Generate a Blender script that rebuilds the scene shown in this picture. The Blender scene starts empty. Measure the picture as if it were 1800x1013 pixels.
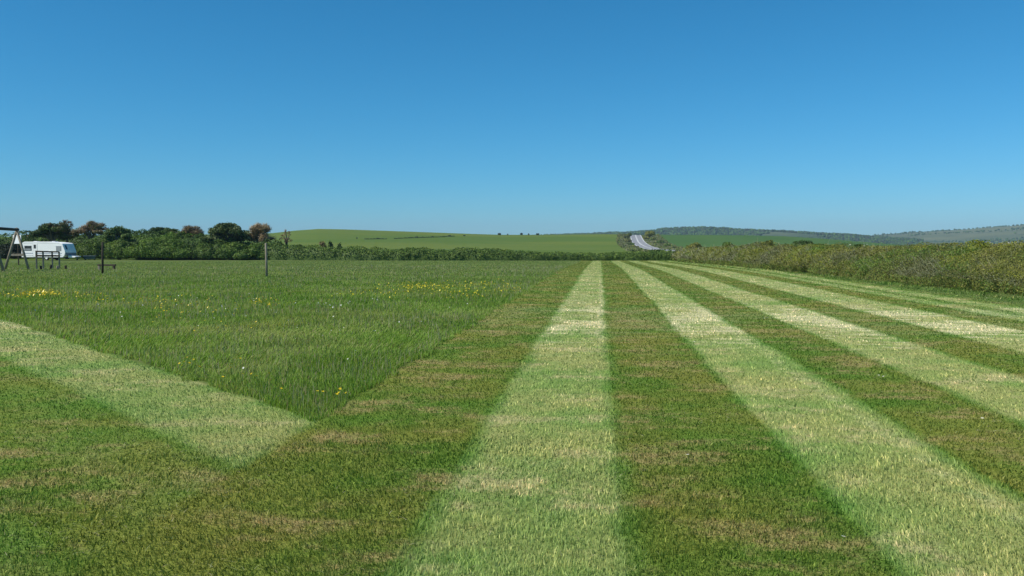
import bpy, bmesh, math
import numpy as np
from mathutils import Vector, Matrix

R = math.radians
rng = np.random.default_rng(7)
scene = bpy.context.scene
COL = scene.collection

# ------------------------------------------------------------------ camera, sky, sun, exposure
FOC = 1500.0            # focal length in pixels of an 1800 wide picture
EYE = 1.6
PITCH = math.atan(76.5 / FOC)
YAW = math.atan(155.0 / FOC)          # stripes run along +Y, the camera looks a little to the left of them
cam = bpy.data.cameras.new('camera')
cam.sensor_width = 36.0
cam.lens = 36.0 * FOC / 1800.0
cam.clip_start = 0.1
cam.clip_end = 20000
cam_o = bpy.data.objects.new('camera', cam)
cam_o.location = (0, 0, EYE)
cam_o.rotation_euler = (math.pi / 2 - PITCH, 0, YAW)
COL.objects.link(cam_o)
scene.camera = cam_o

SUN_AZ, SUN_EL = R(-122), R(48)
world = bpy.data.worlds.new('World')
scene.world = world
world.use_nodes = True
wn, wl = world.node_tree.nodes, world.node_tree.links
bg = wn['Background']
sky = wn.new('ShaderNodeTexSky')
sky.sky_type = 'NISHITA'
sky.sun_disc = False
sky.sun_elevation = SUN_EL
sky.sun_rotation = SUN_AZ
sky.altitude = 1500
sky.air_density = 1.0
sky.dust_density = 1.0
sky.ozone_density = 10.0
sepw = wn.new('ShaderNodeSeparateColor')
comw = wn.new('ShaderNodeCombineColor')
wl.new(sky.outputs[0], sepw.inputs[0])
for i, (gam, mul) in enumerate(((1.62, 1.34), (0.98, 1.12), (0.95, 1.14))):   # camera-like colour rendition of the whole sky
    a = wn.new('ShaderNodeMath'); a.operation = 'MULTIPLY'; a.inputs[1].default_value = 0.1
    b = wn.new('ShaderNodeMath'); b.operation = 'POWER'; b.inputs[1].default_value = gam
    c = wn.new('ShaderNodeMath'); c.operation = 'MULTIPLY'; c.inputs[1].default_value = mul * 10
    wl.new(sepw.outputs[i], a.inputs[0]); wl.new(a.outputs[0], b.inputs[0]); wl.new(b.outputs[0], c.inputs[0])
    wl.new(c.outputs[0], comw.inputs[i])
wl.new(comw.outputs[0], bg.inputs[0])
bg.inputs[1].default_value = 0.1

sun = bpy.data.lights.new('sun', 'SUN')
sun.energy = 4.8
sun.angle = R(0.53)
sun.color = (1.0, 0.95, 0.86)
sun_o = bpy.data.objects.new('sun', sun)
sd = Vector((math.sin(SUN_AZ) * math.cos(SUN_EL), math.cos(SUN_AZ) * math.cos(SUN_EL), math.sin(SUN_EL)))
sun_o.rotation_euler = sd.to_track_quat('Z', 'Y').to_euler()
sun_o.location = sd * 50
COL.objects.link(sun_o)

scene.view_settings.view_transform = 'Standard'
scene.view_settings.look = 'None'
scene.view_settings.exposure = 0.0
scene.view_settings.gamma = 1.0
scene.view_settings.use_curve_mapping = False
scene.cycles.max_bounces = 6
scene.cycles.volume_bounces = 0
scene.cycles.use_denoising = True

# ------------------------------------------------------------------ helpers
def tag(o, label=None, cat=None, group=None, kind=None):
    if label: o['label'] = label
    if cat: o['category'] = cat
    if group: o['group'] = group
    if kind: o['kind'] = kind
    return o

def link(o, parent=None):
    COL.objects.link(o)
    if parent is not None: o.parent = parent
    return o

def empty(name, loc, rz=0.0):
    o = bpy.data.objects.new(name, None)
    o.location = loc
    o.rotation_euler = (0, 0, rz)
    o.empty_display_size = 0.3
    return link(o)

def smooth(a, b, x):
    t = np.clip((x - a) / (b - a), 0, 1)
    return t * t * (3 - 2 * t)

def _hash(i, seed):
    i = (i.astype(np.int64) * 374761393 + seed * 668265263) & 0xFFFFFFFF
    i = ((i ^ (i >> 13)) * 1274126177) & 0xFFFFFFFF
    return ((i ^ (i >> 16)) & 0xFFFF) / 65535.0

def vnoise(x, y, z=None, seed=1):
    x = np.asarray(x, float); y = np.asarray(y, float)
    z = np.zeros_like(x) if z is None else np.asarray(z, float)
    xi, yi, zi = np.floor(x), np.floor(y), np.floor(z)
    fx, fy, fz = x - xi, y - yi, z - zi
    fx, fy, fz = fx * fx * (3 - 2 * fx), fy * fy * (3 - 2 * fy), fz * fz * (3 - 2 * fz)
    r = 0
    for dx in (0, 1):
        for dy in (0, 1):
            for dz in (0, 1):
                h = _hash((xi + dx) * 73 + (yi + dy) * 9176 + (zi + dz) * 52711, seed)
                r = r + h * (fx if dx else 1 - fx) * (fy if dy else 1 - fy) * (fz if dz else 1 - fz)
    return r

def mesh_np(name, V, loops, starts, totals, mat, parent=None, col=None, smooth_shade=False, attrs=None):
    me = bpy.data.meshes.new(name)
    V = np.ascontiguousarray(V, dtype=np.float32)
    me.vertices.add(len(V)); me.vertices.foreach_set('co', V.ravel())
    me.loops.add(len(loops)); me.loops.foreach_set('vertex_index', np.ascontiguousarray(loops, dtype=np.int32))
    me.polygons.add(len(starts))
    me.polygons.foreach_set('loop_start', np.ascontiguousarray(starts, dtype=np.int32))
    me.polygons.foreach_set('loop_total', np.ascontiguousarray(totals, dtype=np.int32))
    if smooth_shade: me.polygons.foreach_set('use_smooth', np.ones(len(starts), dtype=bool))
    me.update(calc_edges=True)
    if col is not None:
        at = me.attributes.new('Col', 'FLOAT_COLOR', 'POINT')
        c = np.ones((len(V), 4), dtype=np.float32); c[:, :3] = col
        at.data.foreach_set('color', c.ravel())
    for k, v in (attrs or {}).items():
        at = me.attributes.new(k, 'FLOAT', 'POINT')
        at.data.foreach_set('value', np.ascontiguousarray(v, dtype=np.float32))
    me.materials.append(mat)
    o = bpy.data.objects.new(name, me)
    return link(o, parent)

def poly_np(name, V, F, mat, parent=None, **k):
    """F: (m, n) array, all faces with n corners"""
    F = np.asarray(F); m, n = F.shape
    return mesh_np(name, V, F.ravel(), np.arange(m) * n, np.full(m, n), mat, parent, **k)

class MB:
    """collects tubes, boxes and polygons into one mesh"""
    def __init__(s): s.bm = bmesh.new()
    def box(s, c, size, rot=None, bevel=0.0):
        r = bmesh.ops.create_cube(s.bm, size=1.0)
        M = Matrix.Translation(c) @ (rot if rot is not None else Matrix.Identity(4)) @ Matrix.Diagonal((*size, 1))
        bmesh.ops.transform(s.bm, matrix=M, verts=r['verts'])
        if bevel:
            es = {e for v in r['verts'] for e in v.link_edges}
            bmesh.ops.bevel(s.bm, geom=list(es), offset=bevel, segments=2, affect='EDGES', profile=0.5)
        return s
    def bar(s, a, b, w, h, bevel=0.01):
        a, b = Vector(a), Vector(b); d = b - a
        q = d.to_track_quat('X', 'Z').to_matrix().to_4x4()
        return s.box((a + b) / 2, (d.length, w, h), q, bevel)
    def tube(s, pts, radii, n=8, caps=True):
        pts = [Vector(p) for p in pts]; rings = []
        for i, p in enumerate(pts):
            d = (pts[min(i + 1, len(pts) - 1)] - pts[max(i - 1, 0)]).normalized()
            u = d.orthogonal().normalized() if i == 0 else (u - d * u.dot(d)).normalized()
            v = d.cross(u)
            rings.append([s.bm.verts.new(p + (u * math.cos(t) + v * math.sin(t)) * radii[i]) for t in [2 * math.pi * k / n for k in range(n)]])
        for a, b in zip(rings, rings[1:]):
            for k in range(n): s.bm.faces.new((a[k], a[(k + 1) % n], b[(k + 1) % n], b[k]))
        if caps:
            s.bm.faces.new(rings[0][::-1]); s.bm.faces.new(rings[-1])
        return s
    def build(s, name, mat, parent=None, smooth_shade=False):
        me = bpy.data.meshes.new(name)
        bmesh.ops.recalc_face_normals(s.bm, faces=s.bm.faces)
        s.bm.to_mesh(me); s.bm.free()
        if smooth_shade:
            for p in me.polygons: p.use_smooth = True
        me.materials.append(mat)
        return link(bpy.data.objects.new(name, me), parent)

# ------------------------------------------------------------------ terrain shape
def slope_of(col, y):
    a = np.arctan((np.asarray(col, float) - 900) / FOC)
    return (430.0 - np.asarray(y, float)) / FOC * np.cos(a)
CREST = np.array([(-1500, 424), (-300, 420), (200, 414), (380, 412), (480, 410), (520, 405.5), (560, 402.7), (600, 403.3), (640, 404.6), (720, 407.4), (820, 411), (880, 413),
                  (950, 413), (1000, 412.4), (1060, 411.6), (1090, 412.2), (1105, 413.6), (1118, 414.4), (1130, 414.2), (1145, 413.4), (1170, 412.8), (1300, 413.6), (1380, 415.5), (1450, 420), (1510, 425), (1600, 432), (2200, 436), (4000, 436)])
WOOD = np.array([(900, 418), (1000, 413.5), (1060, 411.2), (1100, 410.2), (1140, 407), (1165, 404), (1200, 402), (1235, 401.3), (1270, 402.8), (1330, 405.8), (1400, 408.8), (1450, 411.6), (1500, 415), (1560, 420), (1700, 426)])
DOWN = np.array([(1380, 428), (1480, 420), (1510, 416.8), (1560, 412), (1600, 408.4), (1640, 405.8), (1700, 403), (1750, 399.4), (1800, 395.4), (1900, 388), (2100, 384), (2400, 390)])
RC, R0 = 600.0, 390.0

def col_of(x, y):
    a = np.clip(np.arctan2(x, y) + YAW, -1.3, 1.3)
    a = np.where(np.asarray(y) < 0, np.sign(a) * 1.3, a)
    return 900 + FOC * np.tan(a)

def gz(x, y):
    x = np.asarray(x, float); y = np.asarray(y, float)
    r = np.hypot(x, y)
    z = -0.6 * smooth(45, 120, r)
    c = col_of(x, y)
    zc = EYE + slope_of(c, np.interp(c, CREST[:, 0], CREST[:, 1])) * RC
    t = np.clip((r - R0) / (RC - R0), 0, 1)
    z = z + (zc + 0.6) * (0.55 * t + 0.45 * t * t * (3 - 2 * t))
    z = z - np.clip(r - RC, 0, 400) * 0.05
    return np.where(r > 1000, np.minimum(z, -8 - (r - 1000) * 0.001), z)

def ray(px, py):
    dx, dz = (px - 900) / FOC, -(py - 506.5) / FOC
    fy = math.cos(PITCH) + dz * math.sin(PITCH)
    return np.array([dx * math.cos(YAW) - fy * math.sin(YAW), dx * math.sin(YAW) + fy * math.cos(YAW), -math.sin(PITCH) + dz * math.cos(PITCH)])

def at(px, py, depth):
    """a point seen in direction (px, py) that stands this many metres in front of the camera"""
    return Vector(ray(px, py) * depth) + Vector((0, 0, EYE))

def on_ground(px, py):
    d = ray(px, py); h = math.hypot(d[0], d[1])
    r = np.geomspace(3, 900, 6000)
    zz = gz(d[0] / h * r, d[1] / h * r); zr = EYE + d[2] / h * r
    i = int(np.argmax(zr < zz))
    return Vector((d[0] / h * r[i], d[1] / h * r[i], float(zz[i])))

# ------------------------------------------------------------------ materials
class NT:
    def __init__(s, tree): s.t = tree; s.n = tree.nodes; s.l = tree.links
    def put(s, sock, v):
        if v is None: return
        if hasattr(v, 'is_output') or isinstance(v, bpy.types.NodeSocket): s.l.new(v, sock)
        elif isinstance(v, (tuple, list)) and sock.type == 'RGBA' and len(v) == 3: sock.default_value = (*v, 1)
        else: sock.default_value = v
    def math(s, op, a, b=None, c=None, clamp=False):
        n = s.n.new('ShaderNodeMath'); n.operation = op; n.use_clamp = clamp
        for i, v in enumerate((a, b, c)): s.put(n.inputs[i], v)
        return n.outputs[0]
    def noise(s, vec, scale, detail=3, rough=0.55, out=0):
        n = s.n.new('ShaderNodeTexNoise'); s.put(n.inputs['Vector'], vec)
        n.inputs['Scale'].default_value = scale; n.inputs['Detail'].default_value = detail; n.inputs['Roughness'].default_value = rough
        return n.outputs[out]
    def mix(s, f, a, b, blend='MIX'):
        n = s.n.new('ShaderNodeMix'); n.data_type = 'RGBA'; n.blend_type = blend
        s.put(n.inputs[0], f); s.put(n.inputs[6], a); s.put(n.inputs[7], b)
        return n.outputs[2]
    def ramp(s, f, stops, interp='LINEAR'):
        n = s.n.new('ShaderNodeValToRGB'); s.put(n.inputs[0], f); cr = n.color_ramp; cr.interpolation = interp
        while len(cr.elements) < len(stops): cr.elements.new(0.5)
        for e, (p, c) in zip(cr.elements, stops):
            e.position = p; e.color = (*c, 1) if isinstance(c, tuple) else (c, c, c, 1)
        return n.outputs[0]
    def range(s, v, a, b, c=0.0, d=1.0):
        n = s.n.new('ShaderNodeMapRange'); n.interpolation_type = 'SMOOTHSTEP'
        for i, q in enumerate((v, a, b, c, d)): s.put(n.inputs[i], q)
        return n.outputs[0]
    def scalevec(s, vec, k):
        n = s.n.new('ShaderNodeMapping'); s.put(n.inputs['Vector'], vec); n.inputs['Scale'].default_value = k
        return n.outputs[0]

def new_mat(name):
    m = bpy.data.materials.new(name); m.use_nodes = True
    return m, NT(m.node_tree), m.node_tree.nodes['Principled BSDF']

def paint(name, c, rough=0.5, var=0.08, scale=6.0, spec=0.4, metal=0.0):
    m, g, b = new_mat(name)
    pos = g.n.new('ShaderNodeTexCoord').outputs['Object']
    n = g.noise(pos, scale, 4, 0.6)
    g.put(b.inputs['Base Color'], g.mix(g.range(n, 0.3, 0.75), tuple(v * (1 - var) for v in c), tuple(min(v * (1 + var), 1) for v in c)))
    b.inputs['Roughness'].default_value = rough
    b.inputs['Specular IOR Level'].default_value = spec
    b.inputs['Metallic'].default_value = metal
    return m

def timber(name, a, b_, zscale=0.15):
    m, g, b = new_mat(name)
    pos = g.n.new('ShaderNodeTexCoord').outputs['Object']
    n = g.noise(g.scalevec(pos, (9, 9, 9 * zscale)), 3.0, 5, 0.65)
    g.put(b.inputs['Base Color'], g.mix(g.range(n, 0.3, 0.7), a, b_))
    b.inputs['Roughness'].default_value = 0.85
    b.inputs['Specular IOR Level'].default_value = 0.2
    bp = g.n.new('ShaderNodeBump'); bp.inputs['Strength'].default_value = 0.4; bp.inputs['Distance'].default_value = 0.01
    g.put(bp.inputs['Height'], n); g.put(b.inputs['Normal'], bp.outputs[0])
    return m

def leaf_material(name, trans=0.3, rough=0.6, spec=0.25):
    m, g, b = new_mat(name)
    at_ = g.n.new('ShaderNodeAttribute'); at_.attribute_name = 'Col'
    c = at_.outputs['Color']
    g.put(b.inputs['Base Color'], c)
    b.inputs['Roughness'].default_value = rough
    b.inputs['Specular IOR Level'].default_value = spec
    tr = g.n.new('ShaderNodeBsdfTranslucent'); g.put(tr.inputs[0], g.mix(1.0, c, (1.0, 1.0, 0.55), 'MULTIPLY'))
    mx = g.n.new('ShaderNodeMixShader'); mx.inputs[0].default_value = trans
    g.l.new(b.outputs[0], mx.inputs[1]); g.l.new(tr.outputs[0], mx.inputs[2])
    g.l.new(mx.outputs[0], g.n['Material Output'].inputs['Surface'])
    return m

LEAF = leaf_material('leaves', 0.25)
GRASSM = leaf_material('grass_blades', 0.45, 0.6, 0.1)
BARK = timber('bark', (0.09, 0.075, 0.06), (0.2, 0.18, 0.15))
TWIG = leaf_material('twigs', 0.0, 0.8, 0.1)

# the mown turf colour, shared by the ground and by the blades on it
MAIN_EDGE = -2.5
STRIPES = [(-2.5, 0), (-1.03, 1), (0.13, 0), (1.45, 1), (2.64, 0), (3.78, 1), (5.06, 0), (6.2, 1), (7.75, 0), (8.75, 0.8), (9.35, 0.35), (9.75, 0.9), (10.5, 0.25), (11.2, 0.3)]
DIAG_SLOPE = 0.935
DIAG_N = math.hypot(1, DIAG_SLOPE)
DIAG = [(-6, 0.5), (-3.4, 0.25), (-2.7, 0.0), (-2.2, 0.12), (-1.25, 0.95), (0.02, 0)]

def stripe_ramp(g, v, stripes, lo, hi, w):
    f = g.math('DIVIDE', g.math('SUBTRACT', v, lo), hi - lo)
    stops = [(0.0, float(stripes[0][1]))]
    for (x, s), (_, s0) in zip(stripes[1:], stripes[:-1]):
        stops.append(((x - w - lo) / (hi - lo), float(s0))); stops.append(((x + w - lo) / (hi - lo), float(s)))
    return g.ramp(f, stops)

tg = bpy.data.node_groups.new('turf_colour', 'ShaderNodeTree')
tg.interface.new_socket('Color', in_out='OUTPUT', socket_type='NodeSocketColor')
tg.interface.new_socket('Stripe', in_out='OUTPUT', socket_type='NodeSocketFloat')
g = NT(tg)
pos = g.n.new('ShaderNodeNewGeometry').outputs['Position']
sx = g.n.new('ShaderNodeSeparateXYZ'); g.l.new(pos, sx.inputs[0])
X, Y = sx.outputs[0], sx.outputs[1]
flat = g.scalevec(pos, (1, 1, 0))
rag = g.math('ADD', g.math('ADD', g.math('MULTIPLY', g.math('SUBTRACT', g.noise(flat, 0.09, 1), 0.5), 0.34), g.math('MULTIPLY', g.math('SUBTRACT', g.noise(flat, 0.5, 2), 0.5), 0.26)),
             g.math('MULTIPLY', g.math('SUBTRACT', g.noise(flat, 7.0, 3, 0.7), 0.5), 0.13))
Xr = g.math('ADD', X, rag)
W = g.math('DIVIDE', g.math('SUBTRACT', g.math('ADD', Y, g.math('MULTIPLY', g.math('ADD', X, 2.6), DIAG_SLOPE)), 7.5), DIAG_N)
Wr = g.math('ADD', W, rag)
s_main = stripe_ramp(g, Xr, STRIPES, -4.0, 14.0, 0.03)
s_diag = stripe_ramp(g, Wr, DIAG, -8.0, 2.0, 0.05)
is_main = g.range(Xr, -2.66, -2.5)
stripe = g.mix(is_main, s_diag, s_main)
# soft variation along a stripe
soft = g.noise(flat, 0.55, 3, 0.6)
patch = g.noise(g.scalevec(pos, (0.6, 1.05, 0)), 1.15, 7, 0.76)
ripple = g.noise(g.scalevec(pos, (0.55, 5.0, 0)), 1.3, 4, 0.7)
fine = g.noise(flat, 38.0, 3, 0.7)
mid = g.noise(flat, 9.0, 3, 0.7)
light = g.mix(g.range(soft, 0.35, 0.65), (0.265, 0.39, 0.105), (0.425, 0.44, 0.16))
dark = g.mix(g.range(soft, 0.35, 0.65), (0.145, 0.26, 0.039), (0.265, 0.285, 0.06))
base = g.mix(stripe, dark, light)  # stripe tones put the sheen and shade of leaning blades into the colour
dry = g.mix(stripe, (0.47, 0.365, 0.17), (0.62, 0.54, 0.29))
dryf = g.math('MULTIPLY', g.range(patch, 0.485, 0.63), g.range(mid, 0.26, 0.58), clamp=True)
base = g.mix(g.math('MULTIPLY', dryf, 0.85), base, dry)
band = g.math('MULTIPLY', g.range(Y, 11.0, 16.0), g.range(Y, 80.0, 30.0))
worn = g.math('MULTIPLY', g.math('MULTIPLY', g.range(Y, 14.5, 17.0), g.range(Y, 24.0, 20.0)), g.range(g.noise(flat, 0.45, 2), 0.36, 0.52))
pale = g.math('MULTIPLY', g.math('MULTIPLY', g.range(g.math('ADD', ripple, g.math('MULTIPLY', worn, 0.11)), 0.52, 0.64), band), g.math('ADD', g.math('MULTIPLY', stripe, 0.85), 0.16), clamp=True)
base = g.mix(pale, base, (0.77, 0.71, 0.44))
track = g.math('MULTIPLY', g.range(g.math('ABSOLUTE', g.math('SUBTRACT', Xr, 0.03)), 0.10, 0.03), g.math('MULTIPLY', g.range(Y, 13.0, 16.0), g.range(Y, 50.0, 30.0)))
track = g.math('MAXIMUM', track, g.math('MULTIPLY', g.range(g.math('ABSOLUTE', g.math('SUBTRACT', Xr, 2.42)), 0.12, 0.03), g.range(Y, 40.0, 8.0, 0.0, 0.35)))
base = g.mix(g.math('MULTIPLY', track, g.range(g.noise(g.scalevec(pos, (1, 2.5, 0)), 1.6, 4, 0.7), 0.42, 0.62)), base, (0.74, 0.68, 0.40))
edge_m = stripe_ramp(g, Xr, STRIPES, -4.0, 14.0, 0.11)
edge_d = stripe_ramp(g, Wr, DIAG, -8.0, 2.0, 0.14)
edge = g.mix(is_main, edge_d, edge_m)
edge = g.math('MULTIPLY', g.math('MULTIPLY', edge, g.math('SUBTRACT', 1.0, edge)), g.math('MULTIPLY', g.range(g.noise(flat, 0.8, 3), 0.35, 0.6), 2.4), clamp=True)
base = g.mix(edge, base, (0.13, 0.29, 0.045))
lush = g.math('MULTIPLY', g.range(g.noise(flat, 1.1, 4, 0.6), 0.55, 0.72), 0.5)
base = g.mix(lush, base, g.mix(stripe, (0.10, 0.22, 0.035), (0.17, 0.36, 0.085)))
shade = g.range(fine, 0.25, 0.75, 0.72, 1.25)
base = g.mix(1.0, base, g.mix(1.0, (1, 1, 1), shade, 'MULTIPLY'), 'MULTIPLY')
go = g.n.new('NodeGroupOutput')
g.l.new(base, go.inputs[0]); g.l.new(stripe, go.inputs[1])

def turf_blade_material():
    m, g, b = new_mat('mown_turf')
    gr = g.n.new('ShaderNodeGroup'); gr.node_tree = tg
    a = g.n.new('ShaderNodeAttribute'); a.attribute_name = 'rnd'
    tint = g.ramp(a.outputs['Fac'], [(0.0, (0.28, 0.36, 0.22)), (0.45, (0.92, 0.98, 0.88)), (0.8, (1.35, 1.3, 1.2)), (1.0, (2.3, 1.9, 2.0))])
    c = g.mix(1.0, gr.outputs[0], tint, 'MULTIPLY')
    g.put(b.inputs['Base Color'], c); b.inputs['Roughness'].default_value = 0.55; b.inputs['Specular IOR Level'].default_value = 0.25
    tr = g.n.new('ShaderNodeBsdfTranslucent'); g.put(tr.inputs[0], c)
    mx = g.n.new('ShaderNodeMixShader'); mx.inputs[0].default_value = 0.4
    g.l.new(b.outputs[0], mx.inputs[1]); g.l.new(tr.outputs[0], mx.inputs[2]); g.l.new(mx.outputs[0], g.n['Material Output'].inputs['Surface'])
    return m

def field_material():
    m, g, b = new_mat('field_soil_and_grass')
    gr = g.n.new('ShaderNodeGroup'); gr.node_tree = tg
    pos = g.n.new('ShaderNodeNewGeometry').outputs['Position']
    sx = g.n.new('ShaderNodeSeparateXYZ'); g.l.new(pos, sx.inputs[0])
    X, Y = sx.outputs[0], sx.outputs[1]
    flat = g.scalevec(pos, (1, 1, 0))
    n1 = g.noise(g.scalevec(pos, (0.5, 1, 0)), 0.35, 5, 0.65); n2 = g.noise(flat, 6, 4, 0.7)
    lg = g.mix(g.range(n1, 0.35, 0.65), (0.10, 0.17, 0.04), (0.17, 0.22, 0.07))
    lg = g.mix(g.range(n2, 0.45, 0.75), lg, (0.19, 0.20, 0.09))
    W = g.math('DIVIDE', g.math('SUBTRACT', g.math('ADD', Y, g.math('MULTIPLY', g.math('ADD', X, 2.6), DIAG_SLOPE)), 7.5), DIAG_N)
    is_long = g.math('MULTIPLY', g.range(X, -2.5, -2.7), g.range(W, -0.05, 0.1))
    verge = g.range(X, 10.5, 11.4)
    c = g.mix(is_long, gr.outputs[0], lg)
    c = g.mix(1.0, c, (0.8, 0.78, 0.72), 'MULTIPLY')
    c = g.mix(verge, c, (0.11, 0.16, 0.04))
    g.put(b.inputs['Base Color'], c)
    b.inputs['Roughness'].default_value = 0.95; b.inputs['Specular IOR Level'].default_value = 0.05
    bp = g.n.new('ShaderNodeBump'); bp.inputs['Strength'].default_value = 0.5; bp.inputs['Distance'].default_value = 0.04
    g.put(bp.inputs['Height'], g.noise(flat, 14, 4, 0.7)); g.put(b.inputs['Normal'], bp.outputs[0])
    return m

def land(name, c1, c2, c3, s1, s2, stretch=(1, 1, 1), bump=0.0):
    m, g, b = new_mat(name)
    pos = g.n.new('ShaderNodeNewGeometry').outputs['Position']
    n1 = g.noise(g.scalevec(pos, stretch), s1, 5, 0.6); n2 = g.noise(pos, s2, 4, 0.7)
    c = g.mix(g.range(n1, 0.38, 0.62), c1, c2)
    c = g.mix(g.range(n2, 0.5, 0.75), c, c3)
    g.put(b.inputs['Base Color'], c); b.inputs['Roughness'].default_value = 0.95; b.inputs['Specular IOR Level'].default_value = 0.05
    if bump:
        bp = g.n.new('ShaderNodeBump'); bp.inputs['Strength'].default_value = 0.6; bp.inputs['Distance'].default_value = bump
        g.put(bp.inputs['Height'], n2); g.put(b.inputs['Normal'], bp.outputs[0])
    return m

# ------------------------------------------------------------------ the ground
def az_of(col): return math.atan((col - 900) / FOC) - YAW
AZ_ALL = np.concatenate([np.linspace(-math.pi, -1.0, 40)[:-1], np.linspace(-1.0, 0.85, 900)[:-1], np.linspace(0.85, math.pi, 40)])

def polar(name, azs, rs, zf, mat):
    A, Rr = np.meshgrid(azs, rs)
    x, y = np.sin(A) * Rr, np.cos(A) * Rr
    V = np.stack([x, y, zf(x, y)], -1).reshape(-1, 3)
    n, m = len(azs), len(rs)
    i, j = np.meshgrid(np.arange(n - 1), np.arange(m - 1))
    b = (j * n + i).ravel()
    F = np.stack([b, b + 1, b + n + 1, b + n], 1)[:, ::-1]
    return tag(poly_np(name, V, F, mat, smooth_shade=True), kind='structure')

polar('field', AZ_ALL, np.concatenate([[0.01], np.geomspace(1, 140, 90)]), gz, field_material())
azl = AZ_ALL[AZ_ALL <= az_of(1128)]; azl = np.append(azl, az_of(1128)); azr = np.insert(AZ_ALL[AZ_ALL > az_of(1128)], 0, az_of(1128))
polar('pasture', azl, np.concatenate([np.linspace(140, 380, 12), np.linspace(390, 640, 60), np.linspace(660, 1000, 12)]), gz,
      land('pasture_grass', (0.092, 0.148, 0.022), (0.132, 0.172, 0.028), (0.085, 0.135, 0.026), 0.012, 0.35, (0.5, 1.4, 1)))
polar('crop_field', azr, np.concatenate([np.linspace(140, 380, 12), np.linspace(390, 640, 60), np.linspace(660, 1000, 12)]), gz,
      land('young_crop', (0.062, 0.125, 0.03), (0.075, 0.14, 0.032), (0.055, 0.115, 0.03), 0.02, 0.5, (1.6, 0.5, 1)))
polar('ground', AZ_ALL, np.geomspace(1000, 5300, 12), gz, land('distant_ground', (0.09, 0.13, 0.05), (0.12, 0.14, 0.06), (0.07, 0.1, 0.04), 0.004, 0.02))

def ridge(table, r0, rc, r1):
    def f(x, y):
        r = np.hypot(x, y); c = col_of(x, y)
        zc = EYE + slope_of(c, np.interp(c, table[:, 0], table[:, 1])) * rc
        zc = zc + (vnoise(c / 37, c * 0, seed=5) - 0.5) * 0.0008 * rc
        t = np.clip((r - r0) / (rc - r0), 0, 1)
        back = np.clip((r - rc) / (r1 - rc), 0, 1)
        und = (vnoise(x / 160, y / 160, seed=9) - 0.5) * 0.10 * (zc + 12) * np.sin(math.pi * t)
        return -12 + (zc + 12) * (0.45 * t + 0.55 * t * t * (3 - 2 * t)) * (1 - back) + und
    return f
ridge_wood = ridge(WOOD, 1300, 2100, 3000)
ridge_down = ridge(DOWN, 2000, 3000, 4000)
polar('wooded_hill', np.linspace(az_of(900), az_of(1700), 260), np.concatenate([np.linspace(1300, 2150, 50), np.linspace(2200, 3000, 8)]), ridge_wood,
      land('hill_scrub', (0.06, 0.09, 0.04), (0.11, 0.13, 0.06), (0.045, 0.07, 0.03), 0.006, 0.03))
polar('down_hill', np.linspace(az_of(1380), az_of(2400), 260), np.concatenate([np.linspace(2000, 3050, 60), np.linspace(3100, 4000, 8)]), ridge_down,
      land('down_grass', (0.10, 0.12, 0.055), (0.145, 0.155, 0.075), (0.055, 0.075, 0.035), 0.0035, 0.012, (0.6, 1.6, 1)))

# ------------------------------------------------------------------ foliage tools
def leaves_np(P, N, size, aspect=1.7):
    """rhombic leaves: returns vertices and quads"""
    n = len(P)
    a = rng.normal(size=(n, 3)); N = N / np.maximum(np.linalg.norm(N, axis=1, keepdims=True), 1e-6)
    U = np.cross(N, a); U /= np.maximum(np.linalg.norm(U, axis=1, keepdims=True), 1e-6)
    Wv = np.cross(N, U)
    s = size[:, None] * 0.5
    fold = N * s * 0.25
    V = np.stack([P - U * s * aspect ** .5, P + Wv * s / aspect ** .5 + fold, P + U * s * aspect ** .5, P - Wv * s / aspect ** .5 + fold], 1).reshape(-1, 3)
    F = np.arange(4 * n).reshape(n, 4)
    return V, F

def sphere_dirs(n):
    d = rng.normal(size=(n, 3)); return d / np.linalg.norm(d, axis=1, keepdims=True)

_ico = {}
def ico(sub=2):
    if sub not in _ico:
        bm = bmesh.new(); bmesh.ops.create_icosphere(bm, subdivisions=sub, radius=1.0)
        _ico[sub] = (np.array([v.co[:] for v in bm.verts]), np.array([[v.index for v in f.verts] for f in bm.faces])); bm.free()
    return _ico[sub]

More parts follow.
